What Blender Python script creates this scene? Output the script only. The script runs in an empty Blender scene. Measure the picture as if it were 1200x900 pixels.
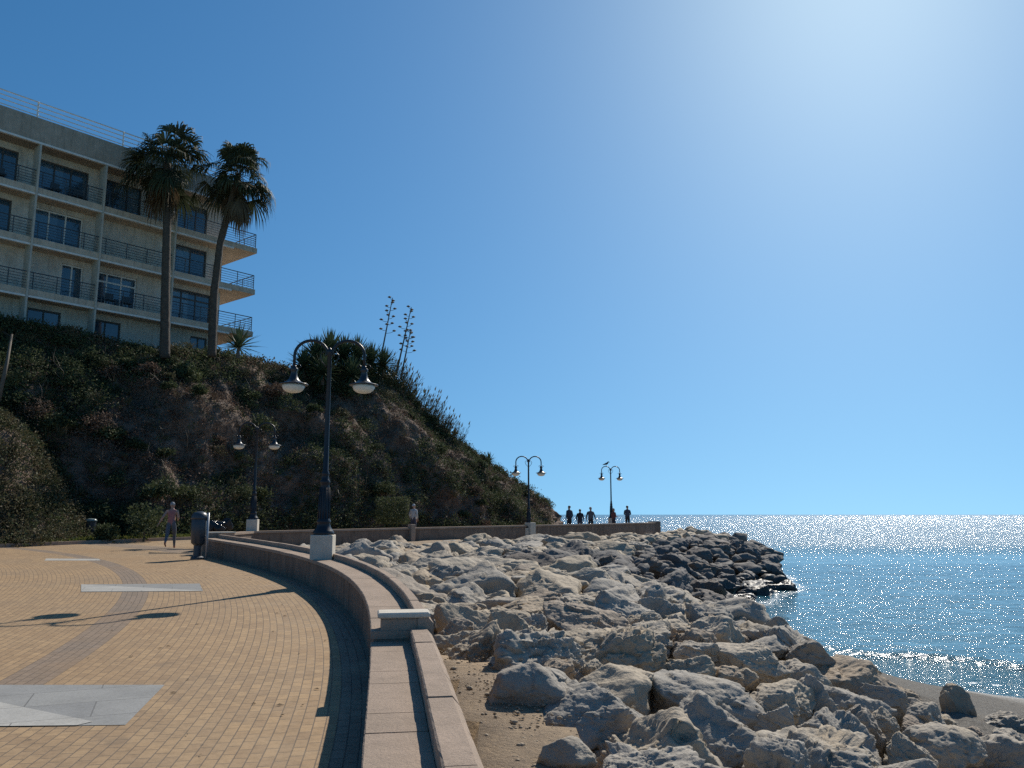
import bpy, math, random
import numpy as np
from mathutils import Vector, Matrix, noise
random.seed(7); rng = np.random.default_rng(7)
R = math.radians
S = bpy.context.scene

# ------------------------------------------------------------------ camera, world, sun, exposure
F = 960.0; PITCH = math.atan(153 / F); H = 1.7
CP, SP = math.cos(PITCH), math.sin(PITCH)
cd = bpy.data.cameras.new('camera'); cam = bpy.data.objects.new('camera', cd)
S.collection.objects.link(cam); S.camera = cam
cd.sensor_width = 36; cd.lens = 36 * F / 1200; cd.clip_end = 90000; cd.clip_start = .05
cam.location = (0, 0, H); cam.rotation_euler = (R(90) + PITCH, 0, 0)

SUN_AZ, SUN_EL = 25.5, 40.0            # azimuth to the right of the view (+Y), elevation
w = bpy.data.worlds.new('World'); S.world = w; w.use_nodes = True
nt = w.node_tree; bg = nt.nodes['Background']
sky = nt.nodes.new('ShaderNodeTexSky'); sky.sky_type = 'NISHITA'; sky.sun_disc = False
sky.sun_elevation = R(SUN_EL); sky.sun_rotation = R(SUN_AZ)
sky.altitude = 0; sky.air_density = 1.0; sky.dust_density = .35; sky.ozone_density = 2.0
# look a little above the true direction so the thick brown band on the horizon is left out (clear sea air)
tcw = nt.nodes.new('ShaderNodeTexCoord'); mpw = nt.nodes.new('ShaderNodeMapping'); mpw.inputs['Location'].default_value = (0, 0, .19); mpw.inputs['Scale'].default_value = (1, 1, .81)
nt.links.new(tcw.outputs['Generated'], mpw.inputs[0])
nrw = nt.nodes.new('ShaderNodeVectorMath'); nrw.operation = 'NORMALIZE'; nt.links.new(mpw.outputs[0], nrw.inputs[0]); nt.links.new(nrw.outputs[0], sky.inputs[0])
hsw = nt.nodes.new('ShaderNodeHueSaturation'); hsw.inputs['Saturation'].default_value = 1.3
nt.links.new(sky.outputs[0], hsw.inputs['Color']); tnt = nt.nodes.new('ShaderNodeMix'); tnt.data_type = 'RGBA'; tnt.blend_type = 'MULTIPLY'; tnt.inputs[0].default_value = 1; tnt.inputs[7].default_value = (.78, 1.0, .99, 1)
nt.links.new(hsw.outputs[0], tnt.inputs[6]); nt.links.new(tnt.outputs[2], bg.inputs[0]); bg.inputs[1].default_value = .084
sl = bpy.data.lights.new('sun', 'SUN'); so = bpy.data.objects.new('sun', sl); S.collection.objects.link(so)
sl.energy = 3.9; sl.angle = R(.55); sl.color = (1, .93, .82)
sd = Vector((math.sin(R(SUN_AZ)) * math.cos(R(SUN_EL)), math.cos(R(SUN_AZ)) * math.cos(R(SUN_EL)), math.sin(R(SUN_EL))))
so.rotation_euler = sd.to_track_quat('Z', 'Y').to_euler(); so.location = (30, 60, 60)
S.view_settings.view_transform = 'Standard'; S.view_settings.look = 'None'
S.cycles.use_denoising = False     # keeps the sparkle of the sea
S.view_settings.exposure = 0.32; S.view_settings.gamma = 1

# ------------------------------------------------------------------ helpers
def G(y):
    "height of the gently rising promenade"
    return .013 * min(max(y, 0), 40)

def ray(x, y):
    u = (x - 600) / F; v = (450 - y) / F
    return Vector((u, CP - v * SP, SP + v * CP))

def at(x, y, h=0.0):
    "survey point: where the sight line of a pixel meets the promenade plane raised by h"
    d = ray(x, y); Y = 15.
    for _ in range(60):
        t = (G(Y) + h - H) / d.z; Y = .5 * Y + .5 * d.y * t
    t = Y / d.y
    return Vector((d.x * t, Y, H + d.z * t))

def atz(x, y, z):
    d = ray(x, y); t = (z - H) / d.z
    return Vector((d.x * t, d.y * t, z))

def aty(x, y, Y):
    d = ray(x, y); t = Y / d.y
    return Vector((d.x * t, Y, H + d.z * t))

class MB:
    def __init__(s): s.v = []; s.f = []; s.m = []; s.cur = 0
    def add(s, vs, fs):
        o = len(s.v); s.v += [tuple(p) for p in vs]
        for q in fs: s.f.append(tuple(i + o for i in q)); s.m.append(s.cur)
        return s
    def box(s, c, size, M=None, bev=0.0):
        x, y, z = size[0] / 2, size[1] / 2, size[2] / 2
        if bev <= 0:
            vs = [Vector((i * x, j * y, k * z)) for k in (-1, 1) for j in (-1, 1) for i in (-1, 1)]
            fs = [(0, 2, 3, 1), (4, 5, 7, 6), (0, 1, 5, 4), (2, 6, 7, 3), (0, 4, 6, 2), (1, 3, 7, 5)]
        else:
            b = bev; vs = []; fs = []
            ring = lambda zx, ins: [Vector((sx * (x - ins - (b if e == 0 else 0)), sy * (y - ins - (b if e == 1 else 0)), zx))
                                    for sx, sy, e in ((1, -1, 1), (1, 1, 1), (1, 1, 0), (-1, 1, 0), (-1, 1, 1), (-1, -1, 1), (-1, -1, 0), (1, -1, 0))]
            rs = [ring(-z, b), ring(-z + b, 0), ring(z - b, 0), ring(z, b)]
            for r in rs: vs += r
            for k in range(3):
                for i in range(8):
                    j = (i + 1) % 8; fs.append((k * 8 + i, k * 8 + j, k * 8 + 8 + j, k * 8 + 8 + i))
            fs.append(tuple(reversed(range(8)))); fs.append(tuple(range(24, 32)))
        if M is not None: vs = [M @ p for p in vs]
        c = Vector(c); return s.add([p + c for p in vs], fs)
    def tube(s, pts, rad, n=8, cap=True):
        pts = [Vector(p) for p in pts]
        if not isinstance(rad, (list, tuple)): rad = [rad] * len(pts)
        vs = []; fs = []; t0 = (pts[1] - pts[0]).normalized()
        a = t0.orthogonal().normalized()
        for i, p in enumerate(pts):
            t = (pts[min(i + 1, len(pts) - 1)] - pts[max(i - 1, 0)]).normalized()
            a = (a - t * a.dot(t)).normalized(); b = t.cross(a)
            for k in range(n):
                th = 2 * math.pi * k / n
                vs.append(p + (a * math.cos(th) + b * math.sin(th)) * rad[i])
        for i in range(len(pts) - 1):
            for k in range(n):
                j = (k + 1) % n
                fs.append((i * n + k, i * n + j, i * n + n + j, i * n + n + k))
        if cap:
            fs.append(tuple(reversed(range(n)))); m = (len(pts) - 1) * n; fs.append(tuple(range(m, m + n)))
        return s.add(vs, fs)
    def lathe(s, prof, c=(0, 0, 0), n=20):
        c = Vector(c); vs = []; fs = []
        for r, z in prof:
            for k in range(n):
                th = 2 * math.pi * k / n
                vs.append(c + Vector((r * math.cos(th), r * math.sin(th), z)))
        for i in range(len(prof) - 1):
            for k in range(n):
                j = (k + 1) % n
                fs.append((i * n + k, i * n + j, i * n + n + j, i * n + n + k))
        fs.append(tuple(reversed(range(n)))); m = (len(prof) - 1) * n; fs.append(tuple(range(m, m + n)))
        return s.add(vs, fs)
    def build(s, name, mats, parent=None, smooth=False, world=True, uv=None):
        me = bpy.data.meshes.new(name)
        off = Vector(parent.location) if (parent is not None and world) else Vector((0, 0, 0))
        p2 = parent.parent if parent is not None else None
        if p2 is not None and world: off = off + Vector(p2.location)
        me.from_pydata([(p[0] - off.x, p[1] - off.y, p[2] - off.z) for p in s.v], [], s.f)
        if not isinstance(mats, (list, tuple)): mats = [mats]
        for m in mats: me.materials.append(m)
        if len(mats) > 1: me.polygons.foreach_set('material_index', s.m)
        if smooth: me.polygons.foreach_set('use_smooth', [True] * len(s.f))
        me.update()
        o = bpy.data.objects.new(name, me); S.collection.objects.link(o)
        if parent is not None: o.parent = parent
        return o

def tag(o, label=None, cat=None, group=None, kind=None):
    if label: o['label'] = label
    if cat: o['category'] = cat
    if group: o['group'] = group
    if kind: o['kind'] = kind
    return o

def thing(name, label, cat, loc=(0, 0, 0), rz=0, group=None):
    o = bpy.data.objects.new(name, None); S.collection.objects.link(o)
    o.empty_display_size = .2
    o.location = loc; o.rotation_euler = (0, 0, rz)
    return tag(o, label, cat, group)

def children(o): return [c for c in S.objects if c.parent == o]

def dup(o, parent=None):
    c = o.copy(); S.collection.objects.link(c); c.parent = parent
    for ch in children(o): dup(ch, c)
    return c

def fbm(p, oct=5, lac=2.0, gain=.5):
    a = 1; s_ = 0; p = Vector(p)
    for _ in range(oct):
        s_ += a * noise.noise(p); p = p * lac; a *= gain
    return s_

# ------------------------------------------------------------------ materials
def newmat(name):
    m = bpy.data.materials.new(name); m.use_nodes = True
    return m, m.node_tree.nodes, m.node_tree.links, m.node_tree.nodes['Principled BSDF']

def N(nodes, typ, **kw):
    n = nodes.new(typ)
    for k, v in kw.items():
        if k in n.inputs: n.inputs[k].default_value = v
        else: setattr(n, k, v)
    return n

def mixc(nodes, links, fac, a, b, blend='MIX'):
    n = nodes.new('ShaderNodeMix'); n.data_type = 'RGBA'; n.blend_type = blend
    for sock, val in ((n.inputs[0], fac), (n.inputs[6], a), (n.inputs[7], b)):
        if hasattr(val, 'is_linked') or isinstance(val, bpy.types.NodeSocket): links.new(val, sock)
        else: sock.default_value = val if not isinstance(val, tuple) else (*val, 1)[:4]
    return n.outputs[2]

def ramp(nodes, links, src, lo, hi, a=0.0, b=1.0):
    n = nodes.new('ShaderNodeMapRange'); n.clamp = True
    links.new(src, n.inputs[0]); n.inputs[1].default_value = lo; n.inputs[2].default_value = hi
    n.inputs[3].default_value = a; n.inputs[4].default_value = b
    return n.outputs[0]

def mat(name, c1, c2=None, scale=4.0, rough=.8, bump=.0, bscale=30.0, metal=0.0, spec=.5, detail=6, coord='Object', bdist=.02):
    m, nd, lk, bs = newmat(name)
    tc = nd.new('ShaderNodeTexCoord')
    if c2 is None: bs.inputs['Base Color'].default_value = (*c1, 1)
    else:
        nz = N(nd, 'ShaderNodeTexNoise', Scale=scale, Detail=detail, Roughness=.65); lk.new(tc.outputs[coord], nz.inputs['Vector'])
        f = ramp(nd, lk, nz.outputs[0], .3, .7)
        lk.new(mixc(nd, lk, f, c1, c2), bs.inputs['Base Color'])
    bs.inputs['Roughness'].default_value = rough; bs.inputs['Metallic'].default_value = metal
    bs.inputs['Specular IOR Level'].default_value = spec
    if bump > 0:
        nb = N(nd, 'ShaderNodeTexNoise', Scale=bscale, Detail=6, Roughness=.65); lk.new(tc.outputs[coord], nb.inputs['Vector'])
        b = N(nd, 'ShaderNodeBump', Strength=bump, Distance=bdist); lk.new(nb.outputs[0], b.inputs['Height'])
        lk.new(b.outputs[0], bs.inputs['Normal'])
    return m

def rock_mat(name, tan, grey, dark, wet=True):
    m, nd, lk, bs = newmat(name)
    tc = nd.new('ShaderNodeTexCoord'); oi = nd.new('ShaderNodeObjectInfo'); geo = nd.new('ShaderNodeNewGeometry')
    # offset the texture for every rock
    add = N(nd, 'ShaderNodeVectorMath', operation='ADD'); sc = N(nd, 'ShaderNodeVectorMath', operation='SCALE')
    cb = nd.new('ShaderNodeCombineXYZ')
    for i in range(3): lk.new(oi.outputs['Random'], cb.inputs[i])
    lk.new(cb.outputs[0], sc.inputs[0]); sc.inputs['Scale'].default_value = 37
    lk.new(geo.outputs['Position'], add.inputs[0]); lk.new(sc.outputs[0], add.inputs[1])
    P = add.outputs[0]
    n1 = N(nd, 'ShaderNodeTexNoise', Scale=1.3, Detail=7, Roughness=.65); lk.new(P, n1.inputs['Vector'])
    n2 = N(nd, 'ShaderNodeTexNoise', Scale=7, Detail=8, Roughness=.7); lk.new(P, n2.inputs['Vector'])
    mu = N(nd, 'ShaderNodeMath', operation='MULTIPLY_ADD'); lk.new(oi.outputs['Random'], mu.inputs[0])
    mu.inputs[1].default_value = .7; mu.inputs[2].default_value = -.35
    ad = N(nd, 'ShaderNodeMath', operation='ADD'); lk.new(n1.outputs[0], ad.inputs[0]); lk.new(mu.outputs[0], ad.inputs[1])
    col = mixc(nd, lk, ramp(nd, lk, ad.outputs[0], .35, .65), tan, grey)
    col = mixc(nd, lk, ramp(nd, lk, n2.outputs[0], .52, .72, 0, .75), col, dark)
    fr = N(nd, 'ShaderNodeMath', operation='MULTIPLY'); lk.new(oi.outputs['Random'], fr.inputs[0]); fr.inputs[1].default_value = 7.3
    fq = N(nd, 'ShaderNodeMath', operation='FRACT'); lk.new(fr.outputs[0], fq.inputs[0])
    col = mixc(nd, lk, ramp(nd, lk, fq.outputs[0], .62, 1.0, 0, .5), col, tuple(c * f for c, f in zip(tan, (.78, .62, .5))))
    col = mixc(nd, lk, ramp(nd, lk, fq.outputs[0], .3, 0, 0, .4), col, tuple(min(.6, c * 1.3) for c in grey))
    n3 = N(nd, 'ShaderNodeTexNoise', Scale=45, Detail=4, Roughness=.7); lk.new(P, n3.inputs['Vector'])
    col = mixc(nd, lk, ramp(nd, lk, n3.outputs[0], .3, .7, .86, 1.08), (0, 0, 0), col)
    rough = .85
    if wet:
        sx = nd.new('ShaderNodeSeparateXYZ'); lk.new(geo.outputs['Position'], sx.inputs[0])
        wf = ramp(nd, lk, sx.outputs[2], -1.5, -.9, .8, 0)
        col = mixc(nd, lk, wf, col, (.035, .035, .034))
        rr = ramp(nd, lk, sx.outputs[2], -1.6, -.9, .35, .85); lk.new(rr, bs.inputs['Roughness'])
    else: bs.inputs['Roughness'].default_value = rough
    lk.new(col, bs.inputs['Base Color']); bs.inputs['Specular IOR Level'].default_value = .3
    mf = N(nd, 'ShaderNodeTexNoise', Scale=2.6, Detail=11, Roughness=.66, noise_type='RIDGED_MULTIFRACTAL'); lk.new(P, mf.inputs['Vector'])
    mg = N(nd, 'ShaderNodeTexNoise', Scale=8, Detail=6, Roughness=.62); lk.new(P, mg.inputs['Vector'])
    b0 = N(nd, 'ShaderNodeBump', Strength=.8, Distance=.035); lk.new(mf.outputs[0], b0.inputs['Height'])
    b = N(nd, 'ShaderNodeBump', Strength=1.0, Distance=.035); lk.new(mg.outputs[0], b.inputs['Height']); lk.new(b0.outputs[0], b.inputs['Normal'])
    lk.new(b.outputs[0], bs.inputs['Normal'])
    return m

def leaf_mat(name, c1, c2, rough=.5, trans=.25):
    m, nd, lk, bs = newmat(name)
    geo = nd.new('ShaderNodeNewGeometry')
    n = N(nd, 'ShaderNodeTexNoise', Scale=.9, Detail=3); lk.new(geo.outputs['Position'], n.inputs['Vector'])
    a = N(nd, 'ShaderNodeMath', operation='MULTIPLY_ADD'); lk.new(geo.outputs['Random Per Island'], a.inputs[0]); a.inputs[1].default_value = .5
    lk.new(n.outputs[0], a.inputs[2])
    col = mixc(nd, lk, ramp(nd, lk, a.outputs[0], .4, 1.05), c1, c2)
    lk.new(col, bs.inputs['Base Color']); bs.inputs['Roughness'].default_value = rough; bs.inputs['Specular IOR Level'].default_value = .18
    tr = nd.new('ShaderNodeBsdfTranslucent'); lk.new(col, tr.inputs[0])
    mx = nd.new('ShaderNodeMixShader'); mx.inputs[0].default_value = trans
    out = nd['Material Output']; lk.new(bs.outputs[0], mx.inputs[1]); lk.new(tr.outputs[0], mx.inputs[2]); lk.new(mx.outputs[0], out.inputs[0])
    return m

M = {}
def masonry(name, c1, c2, stain, streak):
    m, nd, lk, bs = newmat(name)
    geo = nd.new('ShaderNodeNewGeometry'); P = geo.outputs['Position']
    a = N(nd, 'ShaderNodeTexNoise', Scale=1.7, Detail=8, Roughness=.65); lk.new(P, a.inputs['Vector'])
    c = mixc(nd, lk, ramp(nd, lk, a.outputs[0], .35, .65), c1, c2)
    mp = nd.new('ShaderNodeMapping'); lk.new(P, mp.inputs[0]); mp.inputs['Scale'].default_value = (1, 1, .12)
    t = N(nd, 'ShaderNodeTexNoise', Scale=5.5, Detail=6, Roughness=.7); lk.new(mp.outputs[0], t.inputs['Vector'])
    c = mixc(nd, lk, ramp(nd, lk, t.outputs[0], .5, .72, 0, streak), c, stain)
    f = N(nd, 'ShaderNodeTexNoise', Scale=60, Detail=5, Roughness=.7); lk.new(P, f.inputs['Vector'])
    c = mixc(nd, lk, ramp(nd, lk, f.outputs[0], .35, .65, .82, 1.08), (0, 0, 0), c)
    g = N(nd, 'ShaderNodeTexNoise', Scale=9, Detail=6, Roughness=.7); lk.new(P, g.inputs['Vector'])
    c = mixc(nd, lk, ramp(nd, lk, g.outputs[0], .6, .7, 0, .45), c, stain)
    lk.new(c, bs.inputs['Base Color']); bs.inputs['Roughness'].default_value = .88; bs.inputs['Specular IOR Level'].default_value = .25
    h = N(nd, 'ShaderNodeMath', operation='ADD'); lk.new(f.outputs[0], h.inputs[0]); lk.new(g.outputs[0], h.inputs[1])
    b = N(nd, 'ShaderNodeBump', Strength=.55, Distance=.015); lk.new(h.outputs[0], b.inputs['Height']); lk.new(b.outputs[0], bs.inputs['Normal'])
    return m
M['stone'] = masonry('wall_stone', (.27, .20, .15), (.18, .135, .105), (.09, .068, .05), .8)
M['coping'] = masonry('coping_stone', (.41, .31, .235), (.32, .245, .185), (.20, .15, .115), .35)
M['pale'] = mat('pale_stone', (.62, .56, .46), (.48, .43, .35), 5, .8, .25, 60)
M['iron'] = mat('black_iron', (.012, .016, .022), (.016, .021, .03), 6, .38, .1, 40, spec=.35)
M['shade'] = mat('shade_enamel', (.014, .019, .027), (.022, .028, .037), 8, .35, .05, 40)
M['glass_white'] = mat('opal_glass', (.75, .73, .66), (.62, .60, .54), 10, .35)
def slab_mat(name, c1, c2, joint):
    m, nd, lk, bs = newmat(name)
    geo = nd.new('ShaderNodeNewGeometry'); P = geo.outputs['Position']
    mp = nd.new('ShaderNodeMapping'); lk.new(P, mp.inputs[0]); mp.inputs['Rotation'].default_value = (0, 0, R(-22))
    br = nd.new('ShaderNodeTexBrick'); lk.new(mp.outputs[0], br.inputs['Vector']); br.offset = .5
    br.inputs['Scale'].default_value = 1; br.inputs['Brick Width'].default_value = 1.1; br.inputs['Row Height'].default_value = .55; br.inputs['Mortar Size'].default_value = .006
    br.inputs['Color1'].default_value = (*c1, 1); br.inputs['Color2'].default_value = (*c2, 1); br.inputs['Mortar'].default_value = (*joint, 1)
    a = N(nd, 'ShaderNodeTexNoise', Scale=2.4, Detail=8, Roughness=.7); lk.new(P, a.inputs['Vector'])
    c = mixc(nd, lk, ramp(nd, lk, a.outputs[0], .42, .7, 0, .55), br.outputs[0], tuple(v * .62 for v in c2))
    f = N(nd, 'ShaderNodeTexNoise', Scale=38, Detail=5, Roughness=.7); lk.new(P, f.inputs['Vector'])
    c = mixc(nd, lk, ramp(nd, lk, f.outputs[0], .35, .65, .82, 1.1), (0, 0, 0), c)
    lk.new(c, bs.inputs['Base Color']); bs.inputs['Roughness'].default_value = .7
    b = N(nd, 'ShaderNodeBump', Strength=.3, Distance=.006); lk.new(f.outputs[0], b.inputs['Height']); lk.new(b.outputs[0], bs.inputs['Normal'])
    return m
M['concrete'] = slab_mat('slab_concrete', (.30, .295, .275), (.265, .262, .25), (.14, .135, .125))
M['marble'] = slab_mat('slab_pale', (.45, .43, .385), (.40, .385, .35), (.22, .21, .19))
M['dirt'] = mat('dirt', (.26, .19, .125), (.16, .115, .08), 3.5, .95, .8, 22, bdist=.05)
M['wallpaint'] = masonry('building_render', (.62, .575, .51), (.49, .455, .405), (.25, .23, .20), .6)
M['fascia'] = masonry('building_fascia', (.40, .345, .285), (.30, .26, .21), (.16, .14, .115), .6)
M['slab'] = masonry('balcony_concrete', (.56, .47, .37), (.43, .36, .28), (.22, .185, .145), .55)
M['white'] = mat('white_paint', (.72, .70, .66), (.55, .53, .50), 3, .6, .05, 30)
M['fin'] = mat('fin_render', (.46, .43, .37), (.36, .33, .28), 2, .8, .05, 30)
M['rail'] = mat('dark_rail', (.03, .04, .05), (.05, .06, .07), 6, .45)
M['curtain'] = mat('curtain', (.42, .45, .47), (.28, .30, .32), 9, .9)
M['frame'] = mat('dark_frame', (.045, .042, .04), (.07, .065, .06), 5, .5)
M['bark'] = mat('palm_bark', (.10, .08, .062), (.045, .036, .028), 6, .9, .8, 18, bdist=.06)
M['palm'] = leaf_mat('palm_leaf', (.024, .034, .018), (.06, .07, .036), .65, .2)
M['dead'] = leaf_mat('dry_leaf', (.15, .11, .065), (.09, .065, .04), .7, .2)
M['yucca'] = leaf_mat('yucca_leaf', (.04, .065, .035), (.09, .12, .065), .5, .15)
M['scrub'] = leaf_mat('scrub_leaf', (.04, .056, .028), (.105, .122, .055), .75, .25)
M['brownscrub'] = leaf_mat('brown_scrub_leaf', (.20, .13, .092), (.115, .082, .06), .85, .15)
M['dryscrub'] = leaf_mat('dry_scrub_leaf', (.15, .12, .075), (.07, .075, .035), .7, .25)
M['stalk'] = mat('dry_stalk', (.12, .10, .075), (.07, .058, .045), 9, .8)
M['grass'] = leaf_mat('grass_blade', (.10, .13, .03), (.17, .17, .05), .6, .3)
M['bag'] = mat('black_plastic', (.008, .008, .010), (.014, .014, .016), 9, .18, .6, 14, bdist=.04)
M['bin'] = mat('bin_plastic', (.035, .045, .055), (.05, .06, .07), 7, .4)
M['steel'] = mat('grey_steel', (.42, .43, .44), (.33, .34, .35), 7, .45, metal=.4)
M['skin'] = mat('skin', (.42, .25, .18), (.36, .21, .15), 12, .6)
M['hair'] = mat('grey_hair', (.32, .31, .30), (.22, .21, .20), 30, .7)
M['darkhair'] = mat('dark_hair', (.03, .024, .02), (.05, .04, .03), 30, .6)
def cloth(name, c): return mat(name, c, tuple(v * .75 for v in c), 9, .9, .2, 40)

# earth of the cliff: brown soil, darker damp patches, pale crumbly bits
def cliff_mat():
    m, nd, lk, bs = newmat('cliff_earth')
    geo = nd.new('ShaderNodeNewGeometry'); P = geo.outputs['Position']
    a = N(nd, 'ShaderNodeTexNoise', Scale=.22, Detail=8, Roughness=.6); lk.new(P, a.inputs['Vector'])
    b = N(nd, 'ShaderNodeTexNoise', Scale=2.2, Detail=8, Roughness=.7); lk.new(P, b.inputs['Vector'])
    c = mixc(nd, lk, ramp(nd, lk, a.outputs[0], .4, .6), (.19, .132, .098), (.235, .165, .12))
    c = mixc(nd, lk, ramp(nd, lk, b.outputs[0], .48, .68), c, (.055, .045, .034))
    lk.new(c, bs.inputs['Base Color']); bs.inputs['Roughness'].default_value = .95
    bp = N(nd, 'ShaderNodeBump', Strength=1, Distance=.35); lk.new(b.outputs[0], bp.inputs['Height']); lk.new(bp.outputs[0], bs.inputs['Normal'])
    return m
M['cliff'] = cliff_mat()
M['rock'] = rock_mat('limestone', (.42, .345, .25), (.345, .31, .26), (.21, .178, .14))
M['rockshaded'] = rock_mat('limestone_shaded_wet', (.19, .17, .15), (.14, .132, .125), (.08, .075, .07))  # darker copy of the limestone: headland shade and wet painted into the colour

def glass_mat():
    m, nd, lk, bs = newmat('window_glass')
    bs.inputs['Base Color'].default_value = (.05, .115, .18, 1); bs.inputs['Roughness'].default_value = .06
    bs.inputs['Specular IOR Level'].default_value = 1.0; bs.inputs['IOR'].default_value = 1.9
    tr = nd.new('ShaderNodeBsdfTransparent'); tr.inputs[0].default_value = (.75, .88, .95, 1)
    mx = nd.new('ShaderNodeMixShader'); mx.inputs[0].default_value = .45
    lk.new(bs.outputs[0], mx.inputs[1]); lk.new(tr.outputs[0], mx.inputs[2]); lk.new(mx.outputs[0], nd['Material Output'].inputs[0])
    return m
M['glass'] = glass_mat()

# ------------------------------------------------------------------ survey of the curved wall (inner top edge), x as a polynomial of y
far_px = [(236, 630), (300, 641), (337, 648), (367, 654), (390, 667), (409, 682), (427, 709), (439, 727), (440, 742)]
near_px = [(433, 807), (425, 863), (418, 900)]
WH_FAR, WH_NEAR = .55, .46
wp = [at(x, y, WH_FAR) for x, y in far_px] + [at(x, y, WH_NEAR) for x, y in near_px]
WX = np.polyfit([p.y for p in wp], [p.x for p in wp], 4, w=[1.0] + [1.5] * 11)
Y_STEP = at(440, 747, .5).y
Y_END = wp[0].y
slope_at = lambda y: float(np.polyval(np.polyder(WX), y))
Y_LO = wp[-1].y
def wx(y):
    if y < Y_LO: return float(np.polyval(WX, Y_LO)) + (y - Y_LO) * slope_at(Y_LO)
    if y > Y_END: return float(np.polyval(WX, Y_END)) + (y - Y_END) * slope_at(Y_END)
    return float(np.polyval(WX, y))
def wpt(y, off, z=0.0):
    "point of the wall at depth y, offset to the right (sea side) by off"
    k = slope_at(min(max(y, Y_LO), Y_END)); n = Vector((1, -k)).normalized()
    return Vector((wx(y) + n.x * off, y + n.y * off, z))
# circle of the paving courses
A_ = np.array([[2 * wx(y), 2 * y, 1] for y in np.linspace(Y_LO, Y_END, 30)])
b_ = np.array([wx(y) ** 2 + y ** 2 for y in np.linspace(Y_LO, Y_END, 30)])
so_ = np.linalg.lstsq(A_, b_, rcond=None)[0]; CX, CY = so_[0], so_[1]; CR = math.sqrt(so_[2] + CX * CX + CY * CY)
print('wall circle', CX, CY, CR, 'step', Y_STEP, 'end', Y_END, [tuple(round(v, 2) for v in p) for p in wp])

# parapet line of the rear walk
PAR = [(-11.15, 29.9), (-11.35, 32.5), (-11.2, 35.6), (-5.2, 42.3), (.95, 49.0), (6.0, 55.5), (9.7, 62.0), (11.3, 66.0)]

# ------------------------------------------------------------------ rock-field surface (thin plate spline through surveyed points)
tz = [(600, 880, .02), (560, 780, .05), (530, 760, .06), (640, 840, .12), (600, 700, .12), (560, 660, .18), (620, 640, .22), (480, 640, .25), (420, 636, .3),
      (700, 640, .22), (750, 630, .3), (830, 626, .3), (750, 800, .1), (900, 745, -.1), (850, 800, -.12), (900, 860, -.25), (1000, 790, -.7), (1000, 860, -.5),
      (1100, 850, -.95), (1150, 872, -.9), (1060, 805, -1.1), (1195, 842, -1.45), (770, 695, -.1), (700, 690, .2), (850, 706, -1.7), (920, 684, -1.8),
      (885, 652, -.5), (855, 630, .25), (800, 670, -.1)]
tp = [tuple(atz(*q)) for q in tz] + [(0, 0, 0), (-.2, 3, 0), (1.2, 1.0, -.05), (4.5, 4, -.6), (8, 6, -1.3), (10.3, 16.5, -1.8), (8.5, 17.8, -1.8), (7.6, 21, -2.0), (7.8, 26, -2.0),
      (20, 58, -2.2), (19, 75, -2.2), (8, 85, -2.2), (17, 46, -2.2), (20, 20, -2.4), (14, 30, -2.4), (14, 10, -1.6), (12, 4, -1.2), (-10, 33, .35), (-5, 41, .38), (1, 47.5, .38), (6, 56, .35), (11, 70, .2)]
tp = np.array(tp)
def tps_fit(P, lam=.03):
    n = len(P); d = np.hypot(P[:, None, 0] - P[None, :, 0], P[:, None, 1] - P[None, :, 1])
    K = np.where(d > 0, d * d * np.log(d + 1e-12), 0) + lam * n * np.eye(n)
    Q = np.c_[np.ones(n), P[:, :2]]
    L = np.block([[K, Q], [Q.T, np.zeros((3, 3))]])
    return np.linalg.solve(L, np.r_[P[:, 2], 0, 0, 0])
TW = tps_fit(tp)
def surf(x, y):
    d = np.hypot(x - tp[:, 0], y - tp[:, 1]) + 1e-9
    return float((TW[:-3] * d * d * np.log(d)).sum() + TW[-3] + TW[-2] * x + TW[-1] * y)
toe_y = [0, 9, 12, 13.5, 16, 20, 26, 31, 41, 48, 55, 62, 72, 80]
toe_x = [6.1, 6.0, 5.9, 5.6, 5.3, 5.2, 6.3, 7.9, 13.4, 15, 16, 17, 16, 12]
toe = lambda y: float(np.interp(y, toe_y, toe_x))
SEA = -1.8

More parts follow.
